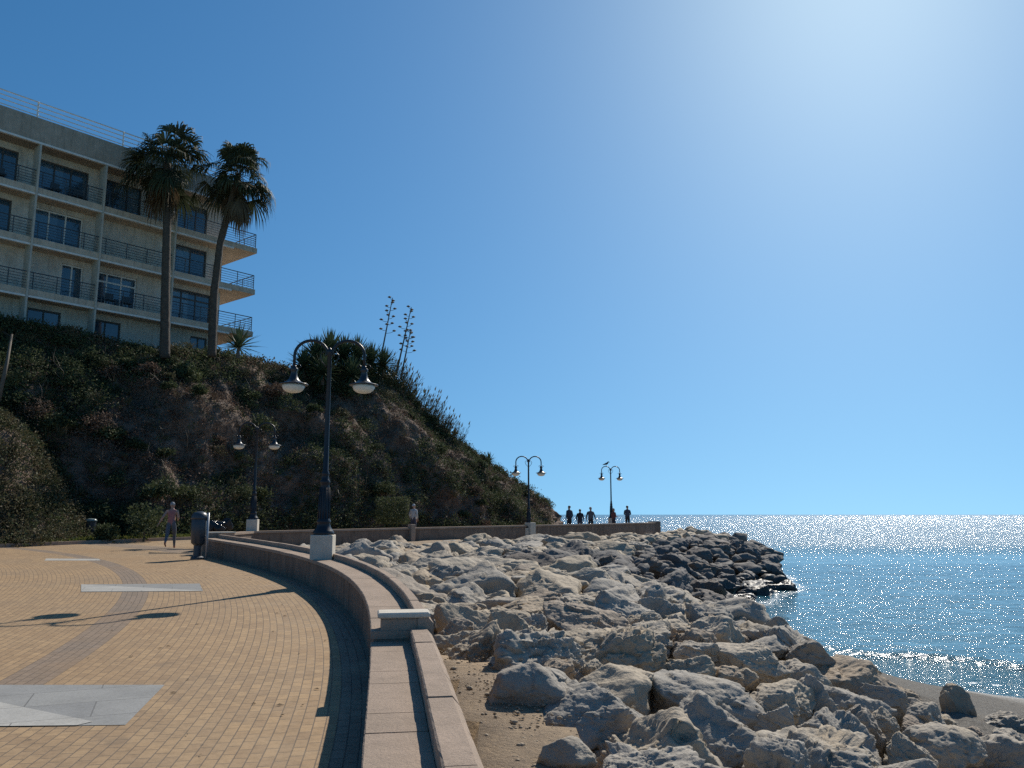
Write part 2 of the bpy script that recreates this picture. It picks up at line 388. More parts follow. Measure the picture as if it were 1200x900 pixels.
# ------------------------------------------------------------------ promenade paving
def paving_mat():
    m, nd, lk, bs = newmat('brick_paving')
    uv = nd.new('ShaderNodeUVMap'); geo = nd.new('ShaderNodeNewGeometry'); P = geo.outputs['Position']
    br = nd.new('ShaderNodeTexBrick'); lk.new(uv.outputs[0], br.inputs['Vector'])
    br.offset = .5; br.inputs['Scale'].default_value = 1; br.inputs['Brick Width'].default_value = .185; br.inputs['Row Height'].default_value = .0925
    br.inputs['Mortar Size'].default_value = .0055; br.inputs['Mortar Smooth'].default_value = .3; br.inputs['Bias'].default_value = 0
    br.inputs['Color1'].default_value = (.42, .28, .15, 1); br.inputs['Color2'].default_value = (.325, .215, .12, 1)
    br.inputs['Mortar'].default_value = (.17, .125, .085, 1)
    gr = nd.new('ShaderNodeTexBrick'); lk.new(uv.outputs[0], gr.inputs['Vector'])
    gr.offset = .5; gr.inputs['Scale'].default_value = 1; gr.inputs['Brick Width'].default_value = .185; gr.inputs['Row Height'].default_value = .0925
    gr.inputs['Mortar Size'].default_value = .0055; gr.inputs['Mortar Smooth'].default_value = .3
    gr.inputs['Color1'].default_value = (.275, .205, .15, 1); gr.inputs['Color2'].default_value = (.225, .17, .125, 1); gr.inputs['Mortar'].default_value = (.10, .08, .065, 1)
    sx = nd.new('ShaderNodeSeparateXYZ'); lk.new(uv.outputs[0], sx.inputs[0])
    V = sx.outputs[1]
    def band(a, b):
        g = N(nd, 'ShaderNodeMath', operation='GREATER_THAN'); lk.new(V, g.inputs[0]); g.inputs[1].default_value = a
        l = N(nd, 'ShaderNodeMath', operation='LESS_THAN'); lk.new(V, l.inputs[0]); l.inputs[1].default_value = b
        q = N(nd, 'ShaderNodeMath', operation='MULTIPLY'); lk.new(g.outputs[0], q.inputs[0]); lk.new(l.outputs[0], q.inputs[1]); return q.outputs[0]
    bd = N(nd, 'ShaderNodeMath', operation='MAXIMUM'); lk.new(band(3.0525, 3.515), bd.inputs[0]); lk.new(band(-1, .2775), bd.inputs[1])
    col = mixc(nd, lk, bd.outputs[0], br.outputs[0], gr.outputs[0])
    n1 = N(nd, 'ShaderNodeTexNoise', Scale=.45, Detail=6, Roughness=.6); lk.new(P, n1.inputs['Vector'])
    col = mixc(nd, lk, ramp(nd, lk, n1.outputs[0], .45, .75, 0, .4), col, (.21, .165, .12))
    n2 = N(nd, 'ShaderNodeTexNoise', Scale=14, Detail=5, Roughness=.7); lk.new(P, n2.inputs['Vector'])
    col = mixc(nd, lk, ramp(nd, lk, n2.outputs[0], .35, .65, .8, 1.1), (0, 0, 0), col)
    n3 = N(nd, 'ShaderNodeTexNoise', Scale=2.3, Detail=3, Roughness=.5); lk.new(P, n3.inputs['Vector'])
    col = mixc(nd, lk, ramp(nd, lk, n3.outputs[0], .66, .74, 0, .3), col, (.12, .095, .075))
    vg = N(nd, 'ShaderNodeTexVoronoi', Scale=2.6); lk.new(P, vg.inputs['Vector'])
    col = mixc(nd, lk, ramp(nd, lk, vg.outputs[0], .035, .05, .65, 0), col, (.07, .06, .05))        # trodden gum and oil spots
    n4 = N(nd, 'ShaderNodeTexNoise', Scale=1.1, Detail=7, Roughness=.7); lk.new(P, n4.inputs['Vector'])
    sdm = N(nd, 'ShaderNodeMath', operation='MULTIPLY'); lk.new(ramp(nd, lk, n4.outputs[0], .45, .7), sdm.inputs[0]); lk.new(ramp(nd, lk, V, .25, 1.8, .45, 0), sdm.inputs[1])
    col = mixc(nd, lk, sdm.outputs[0], col, (.40, .31, .21))      # blown sand towards the wall
    n5 = N(nd, 'ShaderNodeTexNoise', Scale=.28, Detail=5, Roughness=.65); lk.new(P, n5.inputs['Vector'])
    col = mixc(nd, lk, ramp(nd, lk, n5.outputs[0], .52, .64, 0, .35), col, (.30, .185, .095))
    lk.new(col, bs.inputs['Base Color']); bs.inputs['Roughness'].default_value = .8; bs.inputs['Specular IOR Level'].default_value = .3
    h = N(nd, 'ShaderNodeMath', operation='MULTIPLY_ADD'); lk.new(br.outputs[1], h.inputs[0]); h.inputs[1].default_value = -1; lk.new(n2.outputs[0], h.inputs[2])
    b = N(nd, 'ShaderNodeBump', Strength=.6, Distance=.006); lk.new(h.outputs[0], b.inputs['Height']); lk.new(b.outputs[0], bs.inputs['Normal'])
    return m
M['paving'] = paving_mat()

def paved(name, poly_pts_grid, label):
    "grid of (x, y) rows -> sheet following the promenade slope, uv in metres along and across the curved courses"
    vs = []; fs = []; uvs = []
    nr, nc = len(poly_pts_grid), len(poly_pts_grid[0])
    for row in poly_pts_grid:
        for x, y in row:
            vs.append((x, y, G(y)))
            r = math.hypot(x - CX, y - CY); th = math.atan2(y - CY, x - CX)
            uvs.append((th * (CR - 4), CR - r))
    for i in range(nr - 1):
        for j in range(nc - 1):
            fs.append((i * nc + j, i * nc + j + 1, (i + 1) * nc + j + 1, (i + 1) * nc + j))
    me = bpy.data.meshes.new(name); me.from_pydata(vs, [], fs); me.materials.append(M['paving'])
    ul = me.uv_layers.new(name='UVMap')
    for l in me.loops: ul.data[l.index].uv = uvs[l.vertex_index]
    me.update()
    if me.polygons[0].normal.z < 0: me.flip_normals()
    o = bpy.data.objects.new(name, me); S.collection.objects.link(o); return tag(o, label, 'pavement', kind='structure')
ys = list(np.linspace(-6, Y_END, 90))
grid = []
for y in ys:
    a = wpt(y, .05); grid.append([(a.x - t, a.y - .0 * t) for t in list(np.linspace(0, 10, 34)) + list(np.linspace(10.6, 34, 16))])
paved('promenade', grid, 'curved tan brick promenade with a darker band')
grid = []
for y in np.linspace(Y_END, 95, 60):
    xr = float(np.interp(y, [p[1] for p in PAR], [p[0] for p in PAR])) - .02
    if y < 29.9: xr = wpt(Y_END, .05).x
    grid.append([(xr - t, y) for t in np.linspace(0, 36, 26)])
paved('rear_walk', grid, 'brick walk behind the low parapet')

def quad_slab(name, px, mt, up, label):
    mb = MB(); pts = [at(x, y) for x, y in px]
    top = [Vector((p.x, p.y, G(p.y) + up)) for p in pts]
    mb.add(top, [tuple(range(len(top)))])
    o = mb.build(name, mt); me = o.data
    if me.polygons[0].normal.z < 0: me.flip_normals()
    return tag(o, label, 'paving slab', kind='structure')
quad_slab('paving_inset', [(-160, 803), (193, 803), (147, 850), (-230, 855)], M['concrete'], .004, 'near grey slab set into the brick paving')
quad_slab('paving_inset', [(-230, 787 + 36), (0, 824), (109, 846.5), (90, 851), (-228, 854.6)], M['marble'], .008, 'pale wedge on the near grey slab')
quad_slab('paving_inset', [(95, 685), (234, 684), (238, 693), (95, 694)], M['concrete'], .004, 'middle grey slab set into the brick paving')
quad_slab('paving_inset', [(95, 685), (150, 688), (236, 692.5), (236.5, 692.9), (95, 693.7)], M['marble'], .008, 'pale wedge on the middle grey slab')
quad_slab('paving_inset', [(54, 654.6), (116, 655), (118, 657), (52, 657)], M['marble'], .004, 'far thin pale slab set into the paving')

# ------------------------------------------------------------------ curved seat wall, built of blocks with open joints
def sweep(mb, y0, y1, prof, n=2, jit=0.0):
    "sweep a cross-section (offset, height) along the wall between depths y0, y1"
    k = len(prof); vs = []; fs = []
    for i in range(n):
        y = y0 + (y1 - y0) * i / (n - 1)
        for o, z in prof:
            p = wpt(y, o); jz = random.uniform(-jit, jit); vs.append((p.x + random.uniform(-jit, jit), p.y + (random.uniform(-jit, jit) if 0 < i < n - 1 else 0), G(y) + z + jz * .6))
    for i in range(n - 1):
        for j in range(k):
            q = (j + 1) % k; fs.append((i * k + j, i * k + q, (i + 1) * k + q, (i + 1) * k + j))
    fs.append(tuple(range(k))); fs.append(tuple(reversed([(n - 1) * k + j for j in range(k)])))
    mb.add(vs, fs)
def arc_len(y0, dl):
    return y0 + dl / math.sqrt(1 + slope_at(min(max(y0, Y_LO), Y_END)) ** 2)
def fix_normals(o):
    import bmesh
    bm = bmesh.new(); bm.from_mesh(o.data); bmesh.ops.recalc_face_normals(bm, faces=bm.faces); bm.to_mesh(o.data); bm.free()

def seat_wall(y0, y1, ht, slab, label, seat_w, lip_w):
    mid = (y0 + y1) / 2
    t = thing('seat_wall', label, 'wall', wpt(y0, .2, G(y0)), group='curved seat wall of the promenade')
    core = MB()
    y = y0
    while y < y1 - .01:      # the plinth blocks below
        e = min(arc_len(y, 1.6), y1); sweep(core, y + .003, e - .003, [(.025, -.12), (seat_w + lip_w - .02, -.9), (seat_w + lip_w - .02, ht - .07), (.025, ht - .07)], 5); y = e
    fix_normals(core.build('wall_base', M['stone'], t))
    cap = MB(); y = y0
    while y < y1 - .01:
        e = min(arc_len(y, slab), y1); j = random.uniform(-.003, .003)
        b = .008
        sweep(cap, y + .004, e - .004, [(0, ht - .068), (seat_w, ht - .068), (seat_w, ht + j), (b, ht + j), (0, ht - b + j)], 8, .0014); y = e
    fix_normals(cap.build('seat_top', M['coping'], t))
    lip = MB(); y = y0
    while y < y1 - .01:
        e = min(arc_len(y, slab * 1.55), y1); j = random.uniform(-.004, .004); l0 = seat_w + .004; l1 = seat_w + lip_w
        sweep(lip, y + .004, e - .004, [(l0, ht - .068), (l1, ht - .068), (l1, ht + .06), (l1 - .045, ht + .112 + j), (l0 + .01, ht + .112 + j), (l0, ht + .102 + j)], 8, .0016); y = e
    fix_normals(lip.build('back_kerb', M['coping'], t))
    return t
seat_wall(-4, Y_STEP, WH_NEAR, .42, 'near lower length of slabbed seat wall beside the dirt strip', .35, .20)
seat_wall(Y_STEP, Y_END, WH_FAR, .9, 'long curving brown seat wall carrying the tall lamp post', .42, .15)

def end_block(y, off, ht, size, cap, label, rzoff=0.0):
    k = slope_at(min(y, Y_END)); rz = math.atan2(1, k) - math.pi / 2
    c = wpt(y, off, G(y) + ht)
    t = thing('stone_block', label, 'stone block', c, group='stone blocks on the seat wall')
    Mx = Matrix.Rotation(rz, 3, 'Z')
    m = MB(); m.box(c + Vector((0, 0, size[2] / 2 - .1)), (size[0], size[1], size[2] + .2), Mx, .012); m.build('block_body', M['coping'], t)
    m = MB(); m.box(c + Vector((0, 0, size[2] + cap / 2)), (size[0] + .06, size[1] + .06, cap), Mx, .012); m.build('block_cap', M['pale'], t)
    return t
end_block(Y_STEP + .14, .30, WH_FAR - .06, (.42, .24, .17), .05, 'low pale capped stone block at the step in the seat wall')
end_block(Y_END - .3, .5, WH_FAR, (1.0, .4, .15), .05, 'low stone block at far end of seat wall beside the bin')

# ------------------------------------------------------------------ rear parapet
def parapet():
    t = thing('parapet', 'low straight parapet along the rear walk above the rocks', 'wall', (PAR[0][0], PAR[0][1], .4))
    base = MB(); cap = MB()
    pts = []
    for (a, b) in zip(PAR[:-1], PAR[1:]):
        L = math.hypot(b[0] - a[0], b[1] - a[1]); n = max(1, int(L / 1.5))
        for i in range(n): pts.append((a[0] + (b[0] - a[0]) * i / n, a[1] + (b[1] - a[1]) * i / n))
    pts.append(PAR[-1])
    zt = lambda y: float(np.interp(y, [29.9, 35.6, 49, 72], [.95, 1.0, 1.09, 1.12]))
    for a, b in zip(pts[:-1], pts[1:]):
        d = Vector((b[0] - a[0], b[1] - a[1], 0)); L = d.length; d.normalize(); nrm = Vector((d.y, -d.x, 0))
        def prism(mb, o0, o1, z0a, z1a, z0b, z1b, g=.004):
            A = Vector((a[0], a[1], 0)) + d * g; B = Vector((b[0], b[1], 0)) - d * g
            vs = [A + nrm * o0 + Vector((0, 0, z0a)), A + nrm * o1 + Vector((0, 0, z0a)), A + nrm * o1 + Vector((0, 0, z1a)), A + nrm * o0 + Vector((0, 0, z1a)),
                  B + nrm * o0 + Vector((0, 0, z0b)), B + nrm * o1 + Vector((0, 0, z0b)), B + nrm * o1 + Vector((0, 0, z1b)), B + nrm * o0 + Vector((0, 0, z1b))]
            mb.add(vs, [(3, 2, 1, 0), (4, 5, 6, 7), (0, 1, 5, 4), (1, 2, 6, 5), (2, 3, 7, 6), (3, 0, 4, 7)])
        za, zb = zt(a[1]), zt(b[1])
        prism(base, -.16, .16, -.6, za - .09, -.6, zb - .09, -.002)
        prism(cap, -.21, .21, za - .088, za, zb - .088, zb)
    fix_normals(base.build('wall_base', M['stone'], t)); fix_normals(cap.build('coping', M['coping'], t))
    for x, y, h, w_ in ((-5.2, 42.3, .02, .26), (.95, 49.0, .0, .44)):
        m = MB(); m.box((x + .12, y - .22, zt(y) - .35 + h), (w_, w_ + .06, 1.0), Matrix.Rotation(.75, 3, 'Z'), .015); m.build('pillar', M['pale' if x > 0 else 'coping'], t)
    m = MB(); m.box((PAR[-1][0], PAR[-1][1], .55), (.9, .6, 1.25), Matrix.Rotation(.8, 3, 'Z'), .015); m.build('end_pier', M['stone'], t)
parapet()

# ------------------------------------------------------------------ ground under the rocks, beach
def shore():
    xs = np.concatenate([np.arange(-12.5, 20, .25), np.arange(20, 60, 2.)]); ysg = np.concatenate([np.arange(-4, 30, .25), np.arange(30, 90, .8)])
    vs = []; fs = []; nx = len(xs)
    for y in ysg:
        for x in xs:
            z = surf(x, y)
            dirt = x < float(np.interp(y, [-4, 4, 5, 8, 9.5, 11, 12], [.8, .8, .75, .35, .0, -1.6, -2.5]))
            beach = x > toe(y) - .3
            if not dirt and not beach:
                z -= .7
            if beach and y < 40: z = min(z, -.9) - .1 if x < toe(y) + .6 else z
            z += .025 * fbm((x * 1.2, y * 1.2, 0), 4) + .012 * fbm((x * 6, y * 6, 3), 3)
            a = wpt(min(max(y, -4), Y_END), .6)
            if x < a.x and y < Y_END: z = min(z, -.25) - .3
            if y > 29:
                px = float(np.interp(y, [p[1] for p in PAR], [p[0] for p in PAR]))
                if x < px: z = min(z, .1) - .6
            if y > 74 or (y > 17.5 and x > toe(y) + .3): z = min(z, -2.5)
            vs.append((x, y, max(z, -3.2)))
    for i in range(len(ysg) - 1):
        for j in range(nx - 1):
            fs.append((i * nx + j, i * nx + j + 1, (i + 1) * nx + j + 1, (i + 1) * nx + j))
    mb = MB(); mb.add(vs, fs); o = mb.build('shore_ground', M['shoremat'], smooth=True)
    return tag(o, 'bare brown dirt and grey gravel beach', 'ground', kind='structure')
def shore_mat():
    m, nd, lk, bs = newmat('shore_ground')
    geo = nd.new('ShaderNodeNewGeometry'); P = geo.outputs['Position']
    sx = nd.new('ShaderNodeSeparateXYZ'); lk.new(P, sx.inputs[0])
    a = N(nd, 'ShaderNodeTexNoise', Scale=1.6, Detail=9, Roughness=.7); lk.new(P, a.inputs['Vector'])
    b = N(nd, 'ShaderNodeTexNoise', Scale=16, Detail=7, Roughness=.75); lk.new(P, b.inputs['Vector'])
    v = N(nd, 'ShaderNodeTexVoronoi', Scale=24); lk.new(P, v.inputs['Vector'])
    d = mixc(nd, lk, ramp(nd, lk, a.outputs[0], .38, .62), (.40, .29, .18), (.28, .205, .135))
    d = mixc(nd, lk, ramp(nd, lk, b.outputs[0], .42, .68, 0, .6), d, (.19, .14, .095))
    g = mixc(nd, lk, ramp(nd, lk, v.outputs[1], .1, .9), (.11, .098, .082), (.20, .18, .15))
    g = mixc(nd, lk, ramp(nd, lk, sx.outputs[2], -1.78, -1.62, .75, 0), g, (.055, .05, .045))
    c = mixc(nd, lk, ramp(nd, lk, sx.outputs[2], -.9, -.5), g, d)
    lk.new(c, bs.inputs['Base Color'])
    lk.new(ramp(nd, lk, sx.outputs[2], -1.78, -1.6, .3, .95), bs.inputs['Roughness'])
    h = N(nd, 'ShaderNodeMath', operation='ADD'); lk.new(a.outputs[0], h.inputs[0]); lk.new(b.outputs[0], h.inputs[1])
    bp = N(nd, 'ShaderNodeBump', Strength=.9, Distance=.05); lk.new(h.outputs[0], bp.inputs['Height']); lk.new(bp.outputs[0], bs.inputs['Normal'])
    return m
M['shoremat'] = shore_mat()
shore()

# ------------------------------------------------------------------ sea
SHORE_PX = [(1400, 826), (1200, 806), (1060, 793), (960, 782)]
shl = [atz(x, y, SEA) for x, y in SHORE_PX]
def shore_dist(x, y):
    "distance seaward of the sandy water's edge"
    p0, p1 = shl[1], shl[2]; t = (p1 - p0).normalized(); n = Vector((t.y, -t.x, 0))
    if n.y < 0: n = -n
    return (x - p0.x) * n.x + (y - p0.y) * n.y, (x - p0.x) * t.x + (y - p0.y) * t.y
def sea_mat():
    m, nd, lk, bs = newmat('sea_water')
    geo = nd.new('ShaderNodeNewGeometry'); P = geo.outputs['Position']
    sx = nd.new('ShaderNodeSeparateXYZ'); lk.new(P, sx.inputs[0])
    def nz(scale, det, rough, stretch=(1, 1, 1)):
        mp = nd.new('ShaderNodeMapping'); lk.new(P, mp.inputs[0]); mp.inputs['Scale'].default_value = stretch; mp.inputs['Rotation'].default_value = (0, 0, .35)
        n = N(nd, 'ShaderNodeTexNoise', Scale=scale, Detail=det, Roughness=rough); lk.new(mp.outputs[0], n.inputs['Vector']); return n.outputs[0]
    big = nz(.35, 4, .55, (.6, 1, 1)); mid = nz(1.6, 4, .6, (.7, 1, 1)); fine = nz(7, 4, .65, (.8, 1, 1))
    patch = nz(.02, 3, .5, (.4, 1, 1))
    # ruffled water outside the bay, calmer inside
    pa = N(nd, 'ShaderNodeMath', operation='MULTIPLY_ADD'); lk.new(patch, pa.inputs[0]); pa.inputs[1].default_value = 24; lk.new(sx.outputs[1], pa.inputs[2])
    ruff = ramp(nd, lk, pa.outputs[0], 82, 92, .5, 1.6)
    shal = ramp(nd, lk, sx.outputs[1], 19, 30, 1.0, 0.0)
    s1 = N(nd, 'ShaderNodeMath', operation='MAXIMUM'); lk.new(ruff, s1.inputs[0])
    sh2 = N(nd, 'ShaderNodeMath', operation='MULTIPLY'); lk.new(shal, sh2.inputs[0]); sh2.inputs[1].default_value = .6; lk.new(sh2.outputs[0], s1.inputs[1])
    st = s1.outputs[0]
    nrm = None
    for h, dist in ((big, .6), (mid, .28), (fine, .07)):
        dm = N(nd, 'ShaderNodeMath', operation='MULTIPLY'); lk.new(st, dm.inputs[0]); dm.inputs[1].default_value = dist
        b = N(nd, 'ShaderNodeBump', Strength=1.0); lk.new(h, b.inputs['Height']); lk.new(dm.outputs[0], b.inputs['Distance'])
        if nrm is not None: lk.new(nrm, b.inputs['Normal'])
        nrm = b.outputs[0]
    lk.new(nrm, bs.inputs['Normal'])
    col = mixc(nd, lk, ramp(nd, lk, sx.outputs[1], 20, 120), (.02, .105, .14), (.014, .085, .13))
    at_ = N(nd, 'ShaderNodeAttribute', attribute_name='foam')
    fn = N(nd, 'ShaderNodeTexNoise', Scale=5, Detail=6, Roughness=.75); lk.new(P, fn.inputs['Vector'])
    fa = N(nd, 'ShaderNodeMath', operation='ADD'); lk.new(at_.outputs['Fac'], fa.inputs[0]); lk.new(fn.outputs[0], fa.inputs[1])
    ff = ramp(nd, lk, fa.outputs[0], 1.0, 1.2)
    col = mixc(nd, lk, ff, col, (.75, .77, .78))
    lk.new(col, bs.inputs['Base Color'])
    rf = ramp(nd, lk, pa.outputs[0], 82, 110, .05, .2)
    rm = N(nd, 'ShaderNodeMath', operation='MAXIMUM'); lk.new(rf, rm.inputs[0]); lk.new(ramp(nd, lk, ff, 0, 1, 0, .7), rm.inputs[1]); lk.new(rm.outputs[0], bs.inputs['Roughness'])
    bs.inputs['IOR'].default_value = 1.333
    return m
M['sea'] = sea_mat()
def sea():
    xs = list(np.arange(-8, 42, .3)); d = .5; x = xs[-1]
    while x < 40000: d *= 1.13; x += d; xs.append(x)
    l = []; d = .6; x = -8
    while x > -40000: d *= 1.35; x -= d; l.append(x)
    xs = l[::-1] + xs
    ysl = list(np.arange(11, 60, .25)); d = .3; y = ysl[-1]
    while y < 60000: d *= 1.07; y += d; ysl.append(y)
    vs = []; fs = []; foam = []
    for y in ysl:
        for x in xs:
            sdist, along = shore_dist(x, y)
            amp = 1 if (y < 60 and -8 <= x <= 42) else 0
            z = SEA; fm = 0.
            if amp:
                wob = .5 * fbm((x * .35, y * .35, 5), 3)
                z += .035 * fbm((x * .5, y * .7, 1), 4) * min(1, max(0, sdist) / 4 + .15)
                cr = sdist - 2.6 - wob * .9
                z += .16 * math.exp(-(cr / .45) ** 2)
                fm = .55 * math.exp(-((cr + .35) / .5) ** 2)
                fm = max(fm, .8 * math.exp(-((sdist + .05 - .4 * wob) / .12) ** 2), .3 * math.exp(-((sdist - 1.0 - wob) / .7) ** 2))
                if y > 24: # lapping round the headland rocks
                    q = x - toe(y); fm = max(fm, .55 * math.exp(-((q - .7 - wob) / .8) ** 2))
            vs.append((x, y, z)); foam.append(fm)
    nx = len(xs)
    for i in range(len(ysl) - 1):
        for j in range(nx - 1): fs.append((i * nx + j, i * nx + j + 1, (i + 1) * nx + j + 1, (i + 1) * nx + j))
    mb = MB(); mb.add(vs, fs); o = mb.build('sea', M['sea'], smooth=True)
    a = o.data.attributes.new('foam', 'FLOAT', 'POINT'); a.data.foreach_set('value', foam)
    tag(o, 'blue sea glittering in the sun', 'sea', kind='structure')
sea()

# ------------------------------------------------------------------ armour rocks
def ico(sub):
    import bmesh
    bm = bmesh.new(); bmesh.ops.create_icosphere(bm, subdivisions=sub, radius=1)
    v = np.array([q.co[:] for q in bm.verts]); f = [tuple(x.index for x in q.verts) for q in bm.faces]; bm.free(); return v, f
ICO = {}
def hsh(ix, iy, iz, k):
    h = (ix.astype(np.int64) * 374761393 + iy.astype(np.int64) * 668265263 + iz.astype(np.int64) * 2147483647 + k * 1274126177) & 0xffffffff
    h = ((h ^ (h >> 13)) * 1274126177) & 0xffffffff
    h = ((h ^ (h >> 16)) * 2246822519) & 0xffffffff
    return ((h ^ (h >> 15)) & 0xffffff) / float(0xffffff)
def vnoise(P, k=0):
    "smooth lattice noise, -1..1, for an array of points"
    I = np.floor(P); f = P - I; f = f * f * f * (f * (f * 6 - 15) + 10); out = 0
    for dx in (0, 1):
        for dy in (0, 1):
            for dz in (0, 1):
                w_ = (f[:, 0] if dx else 1 - f[:, 0]) * (f[:, 1] if dy else 1 - f[:, 1]) * (f[:, 2] if dz else 1 - f[:, 2])
                out = out + w_ * hsh(I[:, 0] + dx, I[:, 1] + dy, I[:, 2] + dz, k)
    return out * 2 - 1
def vfbm(P, octv=5, gain=.5, k=0, ridged=False):
    a = 1.0; o = 0; n = 0
    for i in range(octv):
        v = vnoise(P * 2.03 ** i + 17.3 * i, k + i); o = o + a * ((1 - 2 * np.abs(v)) if ridged else v); n += a; a *= gain
    return o / n
def facets(P, k):
    "each Voronoi cell gets its own tilted plane: a broken-stone relief"
    I = np.floor(P); best = np.full(len(P), 9e9); val = np.zeros(len(P))
    for dx in (-1, 0, 1):
        for dy in (-1, 0, 1):
            for dz in (-1, 0, 1):
                c = I + np.array([dx, dy, dz]); q = c + np.stack([hsh(c[:, 0], c[:, 1], c[:, 2], k + j) for j in range(3)], 1)
                d = P - q; dd = (d * d).sum(1); t = np.stack([hsh(c[:, 0], c[:, 1], c[:, 2], k + 5 + j) * 2 - 1 for j in range(3)], 1)
                v = (d * t).sum(1) + .35 * (hsh(c[:, 0], c[:, 1], c[:, 2], k + 9) - .5)
                m = dd < best; best = np.where(m, dd, best); val = np.where(m, v, val)
    return val
def rock_mesh(name, seed, sub, mt, rugged=1.0):
    if sub not in ICO: ICO[sub] = ico(sub)
    v, f = ICO[sub]; r = np.random.default_rng(seed)
    off = r.uniform(-40, 40, 3)
    u = v + .16 * np.stack([vfbm(v * 1.3 + off, 3, k=1), vfbm(v * 1.3 + off, 3, k=2), vfbm(v * 1.3 + off, 3, k=3)], 1)
    u /= np.linalg.norm(u, axis=1)[:, None]
    rad = np.full(len(u), 1.3)
    for k in range(13):
        n = r.normal(size=3); n[2] *= .9; n /= np.linalg.norm(n); d = r.uniform(.58, .95)
        c = u @ n; lim = np.where(c > .05, d / np.maximum(c, .05), 9)
        h = .05 + .06 / (1 + 2 * rugged); a = np.clip(.5 + .5 * (rad - lim) / h, 0, 1); rad = rad * (1 - a) + lim * a - h * a * (1 - a)
    rad = np.minimum(rad, 1.3); P0 = v * rad[:, None]
    tilt = r.normal(size=3); tilt[2] += 1.3; tilt /= np.linalg.norm(tilt); ph = r.uniform(2.2, 4.5)
    P = P0 + off; n1 = vfbm(P * 1.1, 3, k=11)
    Pw = P + .14 * np.stack([vfbm(P * 2.5, 4, k=21), vfbm(P * 2.5, 4, k=22), vfbm(P * 2.5, 4, k=23)], 1)
    sq = Pw + tilt * (Pw @ tilt)[:, None] * .3           # bedding: cells flattened along the strata
    lz = (P0 @ tilt) * ph + n1 * .8 + vfbm(P * 3, 3, k=31) * .25; fr = lz - np.floor(lz); layer = np.minimum(fr * 1.15, (1 - fr) * 6).clip(0, 1)
    rg = vfbm(Pw * 2.2, 5, .55, 41, True)
    dsp = .12 * n1 + rugged * (.13 * facets(sq * 1.4, 51) + .06 * facets(sq * 3.2, 61) + .03 * facets(Pw * 8, 71) + .022 * layer - .06 * rg.clip(0, 1)) + (.01 + .014 * rugged) * vfbm(P * 7, 4, .6, 81)
    if sub >= 5: dsp = dsp + rugged * .016 * facets(Pw * 17, 91)
    out = P0 + v * dsp[:, None]
    me = bpy.data.meshes.new(name); me.from_pydata(out.tolist(), [], f)
    me.materials.append(mt); me.polygons.foreach_set('use_smooth', [True] * len(f)); me.update()
    return me
PROT_HI = [rock_mesh('boulder', 100 + i, 6, M['rock'], random.choice([.45, .7, 1.0])) for i in range(12)]
PROT_MD = [rock_mesh('boulder', 200 + i, 5, M['rock'], random.choice([.6, .8, 1.1])) for i in range(10)]
PROT_DK = [rock_mesh('boulder', 300 + i, 5, M['rockshaded'], 1.1) for i in range(6)]
PROT_LO = [rock_mesh('boulder', 400 + i, 3, M['rock'], 1.1) for i in range(6)]
PROT_LD = [rock_mesh('boulder', 450 + i, 3, M['rockshaded'], 1.1) for i in range(4)]
placed = []      # (x, y, r)
def hero(x0, x1, y0, y1, seed, label, z_c=None, rug=1.0, deep=.9, rot=None, sub=6, dz=0.0):
    cx, cy = (x0 + x1) / 2, (y0 + y1) / 2
    # sight line against the surveyed surface
    d = ray(cx, cy); lo, hi = 2.0, 60.0
    for k in range(400):
        Y = 2 + k * .1; t = Y / d.y
        if H + d.z * t < surf(d.x * t, Y) + .10 + dz: break
    c = Vector((d.x * t, Y, H + d.z * t)); s_ = Y / F * 1.02
    a = (x1 - x0) / 2 * s_; b = (y1 - y0) / 2 * s_ * 1.15
    dep = a * deep
    o = bpy.data.objects.new('boulder', rock_mesh('boulder', seed, sub, M['rock'], rug)); S.collection.objects.link(o)
    o.location = c + Vector((0, dep * .35, -.12 * b)); o.scale = (a * 1.03, dep, b * 1.12)
    o.rotation_euler = (random.uniform(-.15, .15), random.uniform(-.2, .2), rot if rot is not None else random.uniform(-.3, .3))
    vv = np.array([q.co[:] for q in o.data.vertices])
    for _ in range(4):      # settle it to the size the survey gives
        bpy.context.view_layer.update(); mw = np.array(o.matrix_world); P = vv @ mw[:3, :3].T + mw[:3, 3]
        f = P[:, 1] * CP + (P[:, 2] - H) * SP; X = 600 + F * P[:, 0] / f; Yp = 450 - F * (-P[:, 1] * SP + (P[:, 2] - H) * CP) / f
        k = o.location.y / F
        o.location.x += ((x0 + x1) / 2 - (X.min() + X.max()) / 2) * k; o.location.z -= (y0 - Yp.min()) * k
        rx = (x1 - x0) / (X.max() - X.min()); rz_ = 1.12 * (y1 - y0) / (Yp.max() - Yp.min()); sx_ = o.scale[0] * rx; o.scale = (sx_, max(o.scale[1] * rx ** .5, .75 * sx_), max(o.scale[2] * rz_, .66 * sx_))
    tag(o, label, 'boulder'); placed.append((o.location.x, o.location.y, max(a, dep) * .9)); return o
hero(628, 700, 862, 908, 11, 'smooth grey rounded boulder at the lower end of the dirt strip', rug=0.32)
hero(646, 862, 828, 896, 12, 'big layered grey boulder leaning right of the small smooth one', rug=1.00)
hero(618, 765, 796, 858, 13, 'tan sloping boulder overhanging the dirt strip in shade', rug=0.62)
hero(569, 695, 776, 838, 14, 'smooth pale grey rounded boulder bordering the dirt strip', rug=0.36)
hero(562, 695, 735, 798, 15, 'rough pitted craggy boulder behind the smooth pale grey one', rug=1.45)
hero(655, 790, 733, 792, 16, 'wide cracked craggy boulder right of the pitted one', rug=1.30)
hero(508, 592, 706, 752, 17, 'flat faced brown boulder at the head of the dirt strip', rug=0.40)
hero(634, 742, 703, 746, 18, 'long smooth sided block behind the craggy boulders', rug=0.78)
